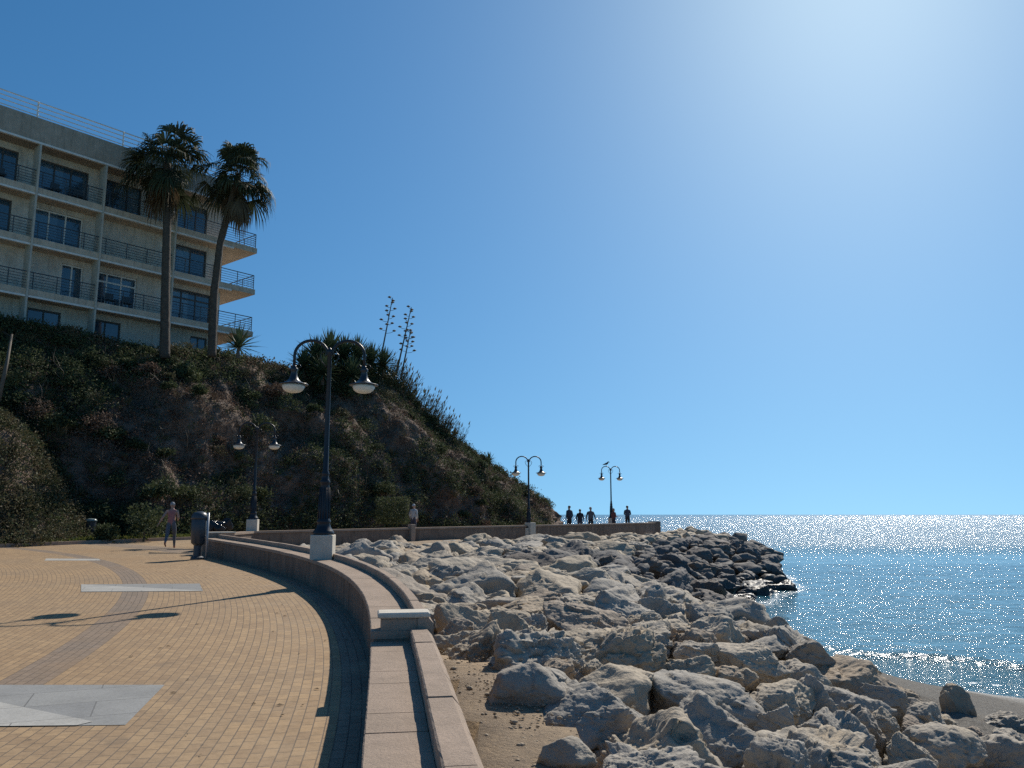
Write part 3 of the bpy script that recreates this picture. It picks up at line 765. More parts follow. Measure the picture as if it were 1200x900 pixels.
hero(758, 912, 784, 826, 19, 'long straight edged slab of rock with a flat front', rug=0.55)
hero(772, 918, 808, 866, 20, 'reddish brown blocky boulder with a pale flat top', rug=0.78)
hero(858, 1044, 848, 912, 21, 'huge jagged pale boulder at the bottom edge of the pile', rug=1.23)
hero(1034, 1158, 845, 906, 22, 'large square shouldered boulder near the bottom edge, right of jagged one', rug=0.78)
hero(698, 830, 868, 915, 23, 'layered dark grey slab at the bottom edge below the big boulder', rug=1.08)
hero(928, 1068, 766, 822, 24, 'broad domed boulder with cracked top above the gravel beach', rug=0.62)
hero(1004, 1064, 800, 832, 25, 'small rounded boulder below the broad domed one', rug=0.55)
hero(1100, 1146, 800, 852, 26, 'pointed upright rock standing before the gravel beach', rug=0.62)
hero(918, 986, 748, 794, 27, 'triangular brown boulder against the sea', rug=0.70)
hero(890, 934, 722, 764, 28, 'upright rounded boulder topping the pile against the sea', rug=0.70)
hero(783, 876, 720, 760, 29, 'humped brown boulder on the crest of the pile', rug=0.78)
hero(826, 928, 752, 804, 30, 'round headed brown boulder leaning toward the beach', rug=0.70)
hero(926, 1034, 828, 870, 31, 'rough low boulder between the jagged and domed ones', rug=1.08)
hero(1060, 1112, 822, 862, 32, 'short blocky rock left of the pointed upright one', rug=0.78)
hero(1150, 1215, 852, 892, 33, 'dark pitted boulder at the right edge of the pile', rug=1.15)
hero(1085, 1215, 886, 916, 34, 'flat cracked slab in the bottom right corner of the pile', rug=1.00)
hero(1150, 1225, 832, 862, 35, 'low reddish rock beside the gravel at the right edge', rug=0.70)
hero(788, 858, 750, 782, 36, 'small grey boulder wedged below the humped one', rug=0.85)

rocks = []
def in_field(x, y, r=.5):
    if y > 72 or y < 3: return False
    if x > toe(y): return False
    strip = float(np.interp(y, [3, 4, 5, 8, 9.5, 11, 12], [1.0, .95, .9, .6, .2, -1.2, -3]))
    if x < strip and y < 12: return False
    if y <= Y_END and x < wpt(y, .62).x + 1.22 * r + .1: return False
    if 25 < y < 30 and x < -8.6: return False
    if y > 29:
        px = float(np.interp(y, [p[1] for p in PAR], [p[0] for p in PAR])) + .75
        if y < 37: px = max(px, -9.6 + max(0, y - 34.5) * .9)
        if x < px: return False
    return True
def scatter(n, rlo, rhi, pack):
    for _ in range(n):
        y = random.uniform(3, 72); x = random.uniform(-12, 17)
        r = random.uniform(rlo, rhi) * (1.0 if y < 20 else 1.12)
        if not in_field(x, y, r): continue
        if y < 13 and r > .52: continue
        if y < 17 and x > toe(y) - .9 and r > .34: continue
        ok = True
        for px, py, pr in placed:
            if (px - x) ** 2 + (py - y) ** 2 < (pack * (pr + r)) ** 2: ok = False; break
        if ok: placed.append((x, y, r)); rocks.append((x, y, r))
scatter(2600, .6, .9, .80); scatter(9000, .38, .58, .78); scatter(20000, .17, .32, .74)
print('rocks', len(rocks))
def rock_xf(x, y, r):
    z = surf(x, y)
    if y > 30:
        px = float(np.interp(y, [p[1] for p in PAR], [p[0] for p in PAR])); q = min(1, max(0, (x - px) / 5)); z -= (.4 + .6 * (y > 47)) * (1 - q)
    return Vector((x, y, z - .34 * r)), Vector((r * random.uniform(.95, 1.3), r * random.uniform(.85, 1.15), r * (random.uniform(.62, .92) if y < 12 else random.uniform(.5, .78)))), (random.uniform(-.25, .25), random.uniform(-.25, .25), random.uniform(0, 6.28))
def is_dark(x, y):  # headland boulders that take the colour with shade and wet painted in
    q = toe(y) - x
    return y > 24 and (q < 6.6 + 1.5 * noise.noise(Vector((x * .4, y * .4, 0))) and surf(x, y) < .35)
def seen(x, y, z):
    d = Vector((x, y, z - H)); f = d.y * CP + d.z * SP
    if f < 1: return None
    return 600 + F * d.x / f, 450 - F * (-d.y * SP + d.z * CP) / f
rocks.sort(key=lambda q: -q[2] / q[1])
stuff = MB(); nind = 0
ZL = {'near': 'brown and grey boulder among the tumbled rocks nearest the camera', 'mid': 'pale sunlit boulder in the middle of the tumbled rocks',
      'back': 'boulder low under the rear parapet', 'wall': 'boulder packed against the outer side of the curved seat wall', 'dark': 'headland slope boulder by the water, shade and wet painted into its dark colour'}
for x, y, r in rocks:
    loc, sc, ro = rock_xf(x, y, r); pp = seen(x, y, loc.z + .3)
    vis = pp and -60 < pp[0] < 1260 and pp[1] < 960
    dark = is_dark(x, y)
    if nind < 268 and vis:
        nind += 1
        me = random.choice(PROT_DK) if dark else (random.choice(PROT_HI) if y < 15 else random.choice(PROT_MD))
        o = bpy.data.objects.new('boulder', me); S.collection.objects.link(o)
        o.location = loc; o.scale = sc; o.rotation_euler = ro
        px = float(np.interp(y, [p[1] for p in PAR], [p[0] for p in PAR])) if y > 33 else -99
        z_ = 'dark' if dark else ('near' if y < 11 else ('wall' if y < Y_END and x - wx(y) < 2.2 else ('back' if y > 33 else 'mid')))
        tag(o, ZL[z_], 'boulder', 'rock armour: ' + z_)
    else:
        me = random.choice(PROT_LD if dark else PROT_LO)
        from mathutils import Euler
        mx = Matrix.Translation(loc) @ Euler(ro).to_matrix().to_4x4() @ Matrix.Diagonal((*sc, 1))
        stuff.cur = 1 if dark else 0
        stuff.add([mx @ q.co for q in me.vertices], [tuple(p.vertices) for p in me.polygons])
o = stuff.build('rubble', [M['rock'], M['rockshaded']], smooth=True); tag(o, 'smaller stones filling the gaps of the rock armour', 'rubble', kind='stuff')
# pebbles on the dirt
pb = MB()
v3, f3 = ico(1)
for _ in range(900):
    y = random.uniform(3.2, 10.5); x = wx(y) + .75 + abs(random.gauss(0, .5)) + random.random() * .3
    if y < 5 and random.random() < .5: x = random.uniform(.3, .9)
    r = random.uniform(.004, .013) * (1 + 1.2 * (random.random() < .06)); z = surf(x, y) + r * .3
    rr = rng.uniform(.7, 1.3, (len(v3), 1)); pb.add([(x + q[0] * r * 1.3, y + q[1] * r, z + q[2] * r * .7) for q in v3 * rr], f3)
tag(pb.build('pebbles', M['rock'], smooth=True), 'small stones scattered on the brown dirt', 'pebbles', kind='stuff')

# ------------------------------------------------------------------ headland cliff
# columns: picture x, base depth, ridge picture y, ridge depth
CL = [(-420, 30, 330, 36), (-150, 33, 350, 39), (0, 37, 374, 42.3), (60, 38, 385, 44), (100, 39, 396, 45.3), (150, 40, 408, 47.5), (200, 40, 413, 49), (240, 42, 415, 51), (300, 45, 421, 54), (340, 47, 430, 57),
      (400, 50, 432, 60), (440, 52, 437, 62), (470, 54, 449, 63.5), (500, 56, 481, 65), (535, 58, 515, 67), (575, 61, 545, 69), (600, 63, 561, 71), (622, 66, 573, 73), (634, 68.5, 585, 74.5), (652, 72, 604, 77)]
cx_ = [c[0] for c in CL]
def cbase(px): return float(np.interp(px, cx_, [c[1] for c in CL]))
def cridge(px): return aty(px, float(np.interp(px, cx_, [c[2] for c in CL])), float(np.interp(px, cx_, [c[3] for c in CL])))
def cliff_pt(px, v):
    "v 0 foot .. 1 ridge .. 1.6 plateau behind"
    Y0 = cbase(px); B = aty(px, 450, Y0); B = Vector((B.x, Y0, .3)); T = cridge(px)
    if v <= 1:
        h = v; o = v ** 1.5 * .75 + v * .25
        if v > .85: o = o
        p = Vector((B.x + (T.x - B.x) * o, B.y + (T.y - B.y) * o, B.z + (T.z - B.z) * (1 - (1 - h) ** 1.12)))
    else:
        e = v - 1; b = Vector((T.x, T.y, 0)).normalized()
        p = T + b * e * 40 + Vector((0, 0, -.6 * e * (1 + 3 * (px > 430)) * 3))
    q = p * .16; d = 1.3 * fbm(q, 3) + .55 * (noise.ridged_multi_fractal(p * .35, 1, 2, 4, 1, 2) - 1.1) + .25 * fbm(p * 1.3, 3)
    fade = min(1, max(.12, min(v * 5, abs(1 - v) * 5 + .25)))
    n = Vector((.45, -.85, .35)).normalized()
    return p + n * d * fade
def build_cliff():
    us = np.concatenate([np.linspace(-420, 0, 50), np.linspace(4, 655, 200)]); vv = np.concatenate([np.linspace(0, 1, 70), np.linspace(1.02, 1.6, 14)])
    vs = []; fs = []; k = len(vv)
    for u in us:
        for v in vv: vs.append(cliff_pt(u, v))
    # the far side of the tip, turning away from the promenade
    for i in range(1, 14):
        for v in vv:
            p = cliff_pt(652, v); a = i / 13
            vs.append((p.x - 14 * a * a - 1.0 * a, p.y + 22 * a + 0 * v, p.z + a * v * 3))
    n = len(us) + 13
    for i in range(n - 1):
        for j in range(k - 1): fs.append((i * k + j, (i + 1) * k + j, (i + 1) * k + j + 1, i * k + j + 1))
    mb = MB(); mb.add(vs, fs); o = mb.build('cliff', M['cliff'], smooth=True)
    tag(o, 'steep dark brown headland cliff', 'cliff', kind='structure')
build_cliff()
# the dry mound at the left in front of the cliff
def mound_h(x, y):
    k = float(np.interp(x, [-28.1, -23.1, -22.3, -21.5, -20.8, -20.0, -19.1, -18.5], [6.8, 5.6, 4.9, 3.3, 2.1, 1.1, .3, -.3])); b = (y - 36.2) / 2.6
    return k * math.exp(-b * b * 1.1 * (1 if y < 36.2 else .15))
def build_mound():
    vs = []; fs = []; xs = np.linspace(-34, -15.5, 80); ysg = np.linspace(32.5, 40, 44)
    for y in ysg:
        for x in xs:
            h = mound_h(x, y); vs.append((x, y, .15 + h + (.5 * fbm((x * .5, y * .5, 0), 3) + .25 * fbm((x * 1.4, y * 1.4, h), 3)) * min(1, h)))
    for i in range(len(ysg) - 1):
        for j in range(len(xs) - 1): fs.append((i * len(xs) + j, i * len(xs) + j + 1, (i + 1) * len(xs) + j + 1, (i + 1) * len(xs) + j))
    mb = MB(); mb.add(vs, fs); tag(mb.build('mound', M['cliff'], smooth=True), 'earth mound covered in dry scrub', 'mound', kind='structure')
build_mound()
def leafquad(mb, p, size, up=None):
    d = Vector(rng.normal(size=3)); d.z = abs(d.z) * .7 + .15
    if up is not None: d = d * .6 + up
    d.normalize(); s_ = d.orthogonal().normalized(); s_ = Matrix.Rotation(random.uniform(0, 6.28), 3, d) @ s_
    l = size * random.uniform(.7, 1.5); w_ = size * random.uniform(.22, .4)
    m = p + d * l * .55 + s_.cross(d) * l * .08
    mb.add([p - s_ * w_ * .3, m - s_ * w_, p + d * l, m + s_ * w_], [(0, 1, 2, 3)])
def clump(mb, c, rad, n, size, flat=.75):
    for _ in range(n):
        q = Vector(rng.normal(size=3)).normalized() * (random.random() ** .45); q.z = q.z * flat
        leafquad(mb, c + q * rad, size)
def leaf_cloud(name, mt, clumps):
    "clumps: (centre, radius, leaves, leaf size) -> one mesh of small folded leaves"
    C = []; SZ = []; RD = []
    for c, rad, n, size in clumps:
        C.append(np.tile(np.array(c)[None], (n, 1))); RD.append(np.full(n, rad)); SZ.append(np.full(n, size))
    C = np.concatenate(C); RD = np.concatenate(RD); SZ = np.concatenate(SZ); n = len(C)
    q = rng.normal(size=(n, 3)); q /= np.linalg.norm(q, axis=1)[:, None]; q *= (rng.random(n) ** .4)[:, None]; q[:, 2] *= .8
    p = C + q * RD[:, None]
    d = rng.normal(size=(n, 3)); d[:, 2] = np.abs(d[:, 2]) * .7 + .1; d /= np.linalg.norm(d, axis=1)[:, None]
    a = rng.normal(size=(n, 3)); s_ = np.cross(d, a); s_ /= np.linalg.norm(s_, axis=1)[:, None]
    L = (SZ * rng.uniform(.6, 1.5, n))[:, None]; w_ = (SZ * rng.uniform(.16, .36, n))[:, None]
    m = p + d * L * .5 + np.cross(s_, d) * L * .1
    V = np.stack([p, m - s_ * w_, p + d * L, m + s_ * w_], 1).reshape(-1, 3)
    me = bpy.data.meshes.new(name); me.vertices.add(4 * n); me.vertices.foreach_set('co', V.ravel())
    me.loops.add(4 * n); me.loops.foreach_set('vertex_index', np.arange(4 * n)); me.polygons.add(n); me.polygons.foreach_set('loop_start', np.arange(0, 4 * n, 4)); me.polygons.foreach_set('loop_total', np.full(n, 4))
    me.materials.append(mt); me.update(calc_edges=True); me.validate()
    o = bpy.data.objects.new(name, me); S.collection.objects.link(o); return o
def build_scrub():
    gr = []; dry = []; br = []
    for _ in range(9500):
        px = random.uniform(-70, 642); v = random.random() ** .9
        p = cliff_pt(px, v)
        g = noise.noise(Vector((px * .011, v * 3.2, 4.4))) + .6 * noise.noise(Vector((px * .035, v * 8, 1.2)))
        brown = 1.1 * math.exp(-((px - 200) / 125) ** 2 - ((v - .42) / .26) ** 2) + .5 * math.exp(-((px - 440) / 120) ** 2 - ((v - .45) / .3) ** 2)
        k = g - brown * .8 + (.4 if v > .75 else 0)
        r = random.uniform(.25, .7)
        item = (p + Vector((0, -.1, .05)), r, int(18 + 26 * r), random.uniform(.09, .17))
        if k > -.12: (gr if random.random() < .88 else br).append(item)
        elif random.random() < .62: (br if random.random() < .85 else gr).append((item[0], r * .8, item[2], item[3] * .8))
    for _ in range(900):       # the ridge line
        px = random.uniform(-60, 640); v = random.uniform(.93, 1.06); p = cliff_pt(px, v)
        (gr if random.random() < .7 else dry).append((p + Vector((0, 0, .05)), random.uniform(.2, .65) * (1 if px < 480 else .55), 26, random.uniform(.09, .2)))
    for _ in range(95):      # distinct bushes standing out of the cover
        px = random.uniform(-40, 610); v = random.uniform(.05, .97); p = cliff_pt(px, v); R_ = random.uniform(.5, 1.25) * (1 if px < 480 else .65); lst = gr if random.random() < .72 else (br if random.random() < .6 else dry); lf = random.uniform(.08, .2)
        for k in range(14):
            q = Vector(rng.normal(size=3)).normalized(); q.z = abs(q.z) * .8; q.y = -abs(q.y)
            lst.append((p + Vector((0, -.1, .1)) + q * R_ * random.uniform(.4, .9), R_ * .42, 46, lf))
    for _ in range(420):      # foot of the cliff
        px = random.uniform(60, 640); p = cliff_pt(px, random.uniform(0, .1))
        gr.append((p + Vector((0, -.35, .2)), random.uniform(.3, .8), 30, .15))
    for _ in range(3600):
        x = random.uniform(-30, -16); y = random.uniform(32.6, 39.5); h = mound_h(x, y)
        if h < .12: continue
        (dry if random.random() < .7 else gr).append((Vector((x, y, .35 + h + random.uniform(0, .35) * min(1, h))), random.uniform(.2, .55), 34, random.uniform(.06, .15)))
    tag(leaf_cloud('scrub', M['scrub'], gr), 'dark green scrub covering the cliff', 'scrub', kind='stuff')
    tag(leaf_cloud('dry_scrub', M['dryscrub'], dry), 'dry straw coloured brush on the mound and ridge', 'scrub', kind='stuff')
    tag(leaf_cloud('brown_scrub', M['brownscrub'], br), 'brown withered brush on the cliff face', 'scrub', kind='stuff')
build_scrub()
def tufts():
    m = MB(); b = MB()
    for _ in range(150):
        px = random.uniform(-30, 600); v = random.uniform(.04, 1.0); p = cliff_pt(px, v) + Vector((0, -.25, .1)); L = random.uniform(.35, .9)
        for _k in range(26):
            d = Vector((random.gauss(0, .55), random.gauss(-.25, .5), 1)).normalized(); q = p + d * L * random.uniform(.6, 1.1) - Vector((0, 0, .25 * L * random.random())); s_ = d.orthogonal().normalized() * .016; h = p + d * L * .5 + Vector((0, 0, .06))
            m.add([p - s_, p + s_, h + s_, q, h - s_], [(0, 1, 2, 4), (4, 2, 3)])
    tag(m.build('grass_tufts', M['dryscrub']), 'pale dry grass tufts hanging on the cliff face', 'grass', kind='stuff')
    for _ in range(110):
        px = random.uniform(-30, 560); v = random.uniform(.1, .95); p = cliff_pt(px, v) + Vector((0, -.2, .05)); d = Vector((random.gauss(0, .7), -.5, random.uniform(-.3, .9))).normalized(); P = [p]
        for _k in range(5): d = (d + Vector(rng.normal(size=3)) * .22).normalized(); P.append(P[-1] + d * random.uniform(.18, .4))
        b.tube(P, [.03, .026, .021, .016, .011, .006], 4, cap=False)
        for _k in range(3):
            c = random.choice(P[1:5]); e = (d + Vector(rng.normal(size=3)) * .6).normalized(); b.tube([c, c + e * .3, c + e * .55 + Vector((0, 0, .05))], [.012, .009, .004], 4, cap=False)
    tag(b.build('dead_branches', M['stalk']), 'bare dead twigs sticking out of the cliff scrub', 'branches', kind='stuff')
tufts()
# kerb and grass verge along the foot of the cliff
def verge():
    k = MB(); pts = [aty(px, 450, Y) for px, Y in ((-400, 26.0), (-160, 29.0), (0, 32.0), (105, 35.2), (205, 38.6), (260, 40.5))]
    pts = [Vector((p.x, p.y, G(p.y))) for p in pts]
    gr = MB()
    for a, b in zip(pts[:-1], pts[1:]):
        d = (b - a).normalized(); n = Vector((-d.y, d.x, 0)); g = d * .004
        vs = [a + g, b - g, b - g + n * .22, a + g + n * .22]; up = Vector((0, 0, .14)); dn = Vector((0, 0, -.1))
        k.add([p + dn for p in vs] + [p + up for p in vs], [(4, 5, 6, 7), (0, 1, 5, 4), (1, 2, 6, 5), (2, 3, 7, 6), (3, 0, 4, 7)])
        for _ in range(700):
            p = a + (b - a) * random.random() + n * random.uniform(.25, 1.5) + Vector((0, 0, .1)); leafquad(gr, p, random.uniform(.08, .18), Vector((0, 0, 1.2)))
        u = Vector((0, 0, .11)); gr.add([a + n * .22 + u, b + n * .22 + u, b + n * 2.5 + u, a + n * 2.5 + u], [(0, 1, 2, 3)])
    tag(k.build('kerb', M['coping']), 'low stone kerb at the foot of the cliff', 'kerb', kind='structure')
    tag(gr.build('grass', M['grass']), 'strip of grass along the kerb', 'grass', kind='stuff')
verge()

# ------------------------------------------------------------------ apartment building on the headland
BA = R(40); BT = Vector((math.sin(BA), math.cos(BA), 0)); BN = Vector((math.cos(BA), -math.sin(BA), 0))
BP = aty(0, 340, 43.0); BP.z = 0
def W(s, o, z): return BP + BT * s + BN * o + Vector((0, 0, z))
def facade_s(px, py, o=0.0):
    r = ray(px, py); P0 = BP + BN * o
    A = np.array([[r.x, -BT.x], [r.y, -BT.y]]); k = np.linalg.solve(A, [P0.x, P0.y]); return float(k[1])
def facade_z(px, py, o=0.0):
    r = ray(px, py); P0 = BP + BN * o
    A = np.array([[r.x, -BT.x], [r.y, -BT.y]]); k = np.linalg.solve(A, [P0.x, P0.y]); return H + r.z * float(k[0])
FIN = [facade_s(40, 250), facade_s(117, 290), facade_s(203, 310)]
S_END = facade_s(258, 345, -1.4); S_BAL = facade_s(301, 300); S_L = -16.0
ZS = [facade_z(115, 361), facade_z(115, 303), facade_z(115, 246)]
ZR0, ZR1 = facade_z(20, 158), facade_z(20, 129.5)
print('building', FIN, S_END, S_BAL, ZS, ZR0, ZR1)
RB = Matrix((( BT.x, BN.x, 0), (BT.y, BN.y, 0), (0, 0, 1)))    # local axes: s, o, z
def bbox(mb, s0, s1, o0, o1, z0, z1): mb.box(W((s0 + s1) / 2, (o0 + o1) / 2, (z0 + z1) / 2), (s1 - s0, o1 - o0, z1 - z0), RB)
def building():
    t = thing('apartment_building', 'long four storey cream apartment block with balconies on the clifftop', 'building', W(0, 0, 11))
    w_ = MB(); WO = -1.4; Z0 = 9.0; TH = .36
    # each bay's wall is pierced by its doors: piers and lintels round the openings
    bays = [(S_L, FIN[0] - 5.2), (FIN[0] - 5.2, FIN[0]), (FIN[0], FIN[1]), (FIN[1], FIN[2]), (FIN[2], S_END)]
    wins = []     # s0, s1, z0, z1, leaves, transom
    lv = [ZS[0] - 3.0 + TH, ZS[0] + TH, ZS[1] + TH, ZS[2] + TH]      # floor heights
    tops = [ZS[0], ZS[1], ZS[2], ZR0]
    plan = {3: [(1, 2.3, 4.6), (2, .4, 3.3), (3, .25, 2.9), (4, .6, 2.9), (0, 2.6, 5.0)], 2: [(1, 2.2, 4.5), (2, .35, 3.2), (0, 2.6, 5), (4, .8, 3.0)],
            1: [(1, .3, 2.0), (2, 2.2, 4.0), (3, .25, 3.0), (4, .4, 3.5), (0, 2.6, 5)], 0: [(2, .6, 2.4), (3, .4, 2.2), (4, 2.2, 3.4)]}
    for L in range(4):
        z0, z1 = (Z0 if L == 0 else lv[L] - TH), tops[L]
        for bi, (b0, b1) in enumerate(bays):
            op = sorted([(b0 + a, min(b0 + b, b1 - .25)) for k, a, b in plan[L] if k == bi]); s = b0
            for a, b in op:
                zt = lv[L] + 2.28; bbox(w_, s, a, WO - .25, WO, z0, z1); bbox(w_, a, b, WO - .25, WO, zt, z1)
                if L == 0: bbox(w_, a, b, WO - .25, WO, z0, lv[0])
                wins.append((a, b, lv[L], zt, L, bi)); s = b
            bbox(w_, s, b1, WO - .25, WO, z0, z1)
    # the end wall and the dark interior behind the openings
    bbox(w_, S_END - .25, S_END + .002, -14, WO - .252, Z0, ZR1 - .3)
    bbox(w_, S_L, S_END - .26, -5.2, -5.0, Z0, ZR1 - .3)
    bbox(w_, S_L, S_END - .26, -14, -13.8, Z0, ZR1 - .3)
    w_.build('wall', M['wallpaint'], t)
    for z in ZS: # floors: slab with its upstand, running past the end wall as a balcony
        m = MB(); bbox(m, S_L, S_END - .27, -13.7, WO - .26, z + .02, z + TH - .02); m.build('floor_slab', M['slab'], t)
        m = MB(); bbox(m, S_L, S_BAL, WO + .003, 0, z, z + TH); bbox(m, S_END + .006, S_BAL, -6.0, WO, z + .003, z + TH - .003)
        m.build('balcony_slab', M['slab'], t)
        m = MB(); bbox(m, S_L, S_END, -.16, .035, z - .11, z - .005); m.build('slab_trim', M['white'], t)
    m = MB(); bbox(m, S_L, S_END + .3, -14.2, .02, ZR0, ZR1); m.build('roof_fascia', M['fascia'], t)
    m = MB(); bbox(m, S_L, S_END + .3, -.12, .06, ZR0 - .12, ZR0 - .004); m.build('fascia_trim', M['white'], t)
    for s in FIN + [FIN[0] - 5.2]:
        m = MB(); bbox(m, s - .05, s + .05, -.75, .10, Z0, ZR0 - .13 if s != FIN[2] else ZS[2] + 1.2); m.build('fin_wall', M['fin'], t)
    # windows and doors
    for k, (a, b, z0, z1, L, bi) in enumerate(wins):
        f = MB(); n = 2 if b - a < 2.2 else 3; oW = WO - .10; tr = L == 1 and bi in (3, 4)
        bbox(f, a + .005, b - .005, oW - .06, oW, z1 - .09, z1 - .005); bbox(f, a + .005, b - .005, oW - .06, oW, z0 + .003, z0 + .08)
        for i in range(n + 1):
            s = a + .045 + (b - a - .09) * i / n; bbox(f, s - .04, s + .04, oW - .058, oW - .002, z0 + .083, z1 - .093)
        if tr: bbox(f, a + .09, b - .09, oW - .055, oW - .005, z1 - .62, z1 - .52)
        fr = f.build('window', M['white'] if (bi in (2, 3) and L in (1, 2)) else M['frame'], t)
        g = MB(); g.add([W(a + .02, oW - .035, z0 + .02), W(b - .02, oW - .035, z0 + .02), W(b - .02, oW - .035, z1 - .02), W(a + .02, oW - .035, z1 - .02)], [(0, 1, 2, 3)]); g.build('pane', M['glass'], fr)
        if k % 4 != 1:      # drawn curtains in waves behind the glass
            cu = MB(); q0 = a + .05 if k % 3 else a + (b - a) * .5; q1 = q0 + (b - a) * (.5 if k % 3 else .46); nn = 24; vs = []
            for i in range(nn + 1):
                ss = q0 + (q1 - q0) * i / nn; oo = oW - .16 + .03 * math.sin(i * 1.9); vs += [W(ss, oo, z0 + .04), W(ss, oo, z1 - .04)]
            cu.add(vs, [(2 * i, 2 * i + 2, 2 * i + 3, 2 * i + 1) for i in range(nn)]); cu.build('curtain', M['white' if k % 2 else 'curtain'], fr)
    # railings with posts and bars
    for z in ZS:
        zb = z + TH; m = MB(); segs = [(S_L, -.1, S_BAL - .08, -.1), (S_BAL - .08, -.1, S_BAL - .08, -5.8)]
        for s0, o0, s1, o1 in segs:
            for h, r in ((1.0, .032), (.82, .016), (.66, .016), (.5, .016), (.34, .016), (.18, .016)): m.tube([W(s0, o0, zb + h), W(s1, o1, zb + h)], r, 5)
            L = math.hypot(s1 - s0, o1 - o0); n = int(L / 1.25)
            for i in range(n + 1):
                q = i / n; m.tube([W(s0 + (s1 - s0) * q, o0 + (o1 - o0) * q, zb - .02), W(s0 + (s1 - s0) * q, o0 + (o1 - o0) * q, zb + 1.0)], .026, 5)
        m.build('railing', M['rail'], t)
    m = MB()
    for i in range(4): m.tube([W(S_L, -.35, ZR1 + .28 + .27 * i), W(S_END - .3, -.35, ZR1 + .28 + .27 * i)], .032 if i < 3 else .042, 6)
    s = FIN[0] - 14.9
    while s < S_END: m.tube([W(s, -.35, ZR1 - .05), W(s, -.35, ZR1 + 1.0), W(s, -.28, ZR1 + 1.09)], .045, 6); s += 4.9
    m.build('roof_railing', M['white'], t)
    # balcony furniture glimpsed through the bars
    for s, z in ((FIN[0] + 1.3, ZS[2]), (FIN[0] + 2.6, ZS[2]), (FIN[1] + 1.2, ZS[0]), (FIN[1] + 2.2, ZS[0]), (FIN[0] - 1.6, ZS[2])):
        c = thing('balcony_chair', 'dark balcony chair behind the railing of the apartment block', 'chair', W(s, -.75, z + TH), group='balcony chairs')
        m = MB(); bbox(m, s - .24, s + .24, -.98, -.52, z + TH + .4, z + TH + .46); m.build('seat', M['rail'], c)
        m = MB(); bbox(m, s - .24, s + .24, -1.03, -.985, z + TH + .42, z + TH + .92); m.build('backrest', M['rail'], c)
        for ds in (-.2, .2):
            for do in (-.95, -.55):
                m = MB(); bbox(m, s + ds - .02, s + ds + .02, do - .02, do + .02, z + TH, z + TH + .398); m.build('leg', M['rail'], c)
building()

# ------------------------------------------------------------------ palms and spiky plants
def fan_frond(mb, base, d, length, droop, size, nl=20, spread=1.25):
    d = d.normalized(); side = d.cross(Vector((0, 0, 1)));
    if side.length < .1: side = Vector((1, 0, 0))
    side.normalize(); pts = []; p = base.copy(); dd = d.copy()
    for i in range(6):
        pts.append(p.copy()); p = p + dd * length / 5; dd = (dd + Vector((0, 0, -droop * .12))).normalized()
    mb.tube(pts, [.02, .018, .016, .014, .012, .01], 4, cap=False)
    c = pts[-1]; up = side.cross(dd).normalized()
    for k in range(nl):
        a = (k / (nl - 1) * 2 - 1) * spread; ld = (dd * math.cos(a) + side * math.sin(a) + up * random.uniform(-.08, .16)).normalized()
        L = size * (1 - .25 * abs(a) / spread) * random.uniform(.85, 1.1); ws = side * math.cos(a) - dd * math.sin(a)
        gz = .5 + droop
        q0 = c; q1 = c + ld * L * .5 + Vector((0, 0, -.05 * L * gz)); q2 = c + ld * L * .76 + Vector((0, 0, -.24 * L * gz)); q3 = c + ld * L * .84 + Vector((0, 0, -(.5 + random.random() * .15) * L * gz))
        w1 = size * .04
        mb.add([q0 - ws * .01, q0 + ws * .01, q1 - ws * w1, q1 + ws * w1, q2 - ws * w1 * .6, q2 + ws * w1 * .6, q3], [(0, 1, 3, 2), (2, 3, 5, 4), (4, 5, 6)])
def palm(name, label, pts, radii, crown_r, seed):
    random.seed(seed); t = thing(name, label, 'palm tree', pts[0], group='palms before the apartment block')
    m = MB(); P = []; RR = []
    n = 46
    for i in range(n + 1):
        q = i / n * (len(pts) - 1); k = min(int(q), len(pts) - 2); f = q - k
        P.append(pts[k].lerp(pts[k + 1], f)); r = radii[k] + (radii[k + 1] - radii[k]) * f; RR.append(r * (1 + .07 * (i % 2) + random.uniform(-.04, .04)))
    m.tube(P, RR, 12); m.build('trunk', M['bark'], t, smooth=True)
    top = pts[-1]; cr = MB(); dr = MB()
    for k in range(50):
        az = k * 2.39996 + random.uniform(-.4, .4); el = R(random.uniform(-42, 84))
        d = Vector((math.cos(az) * math.cos(el), math.sin(az) * math.cos(el), math.sin(el)))
        fan_frond(cr, top + Vector((0, 0, random.uniform(-.6, .25))), d, crown_r * random.uniform(.22, .6), random.uniform(.25, .8), crown_r * random.uniform(.33, .46), 20, 1.55)
    for k in range(9):
        az = random.uniform(0, 6.28); el = R(random.uniform(-88, -48))
        d = Vector((math.cos(az) * math.cos(el), math.sin(az) * math.cos(el), math.sin(el)))
        fan_frond(dr, top + Vector((0, 0, -.2 - random.random() * .5)), d, crown_r * random.uniform(.3, .5), .9, crown_r * .42, 14, .9)
    cr.build('crown', M['palm'], t); dr.build('dead_fronds', M['dead'], t)
palm('fan_palm', 'taller straight trunked fan palm in front of the balconies', [aty(193, 420, 47), aty(194, 335, 47), aty(196, 250, 47), aty(196, 190, 47)], [.29, .24, .22, .2], 3.4, 3)
palm('fan_palm', 'leaning slender fan palm at the end of the apartment block', [aty(248, 418, 48.4), aty(251, 342, 48.4), aty(258, 285, 48.4), aty(279, 206, 48.4)], [.26, .22, .2, .19], 3.3, 4)
random.seed(21)
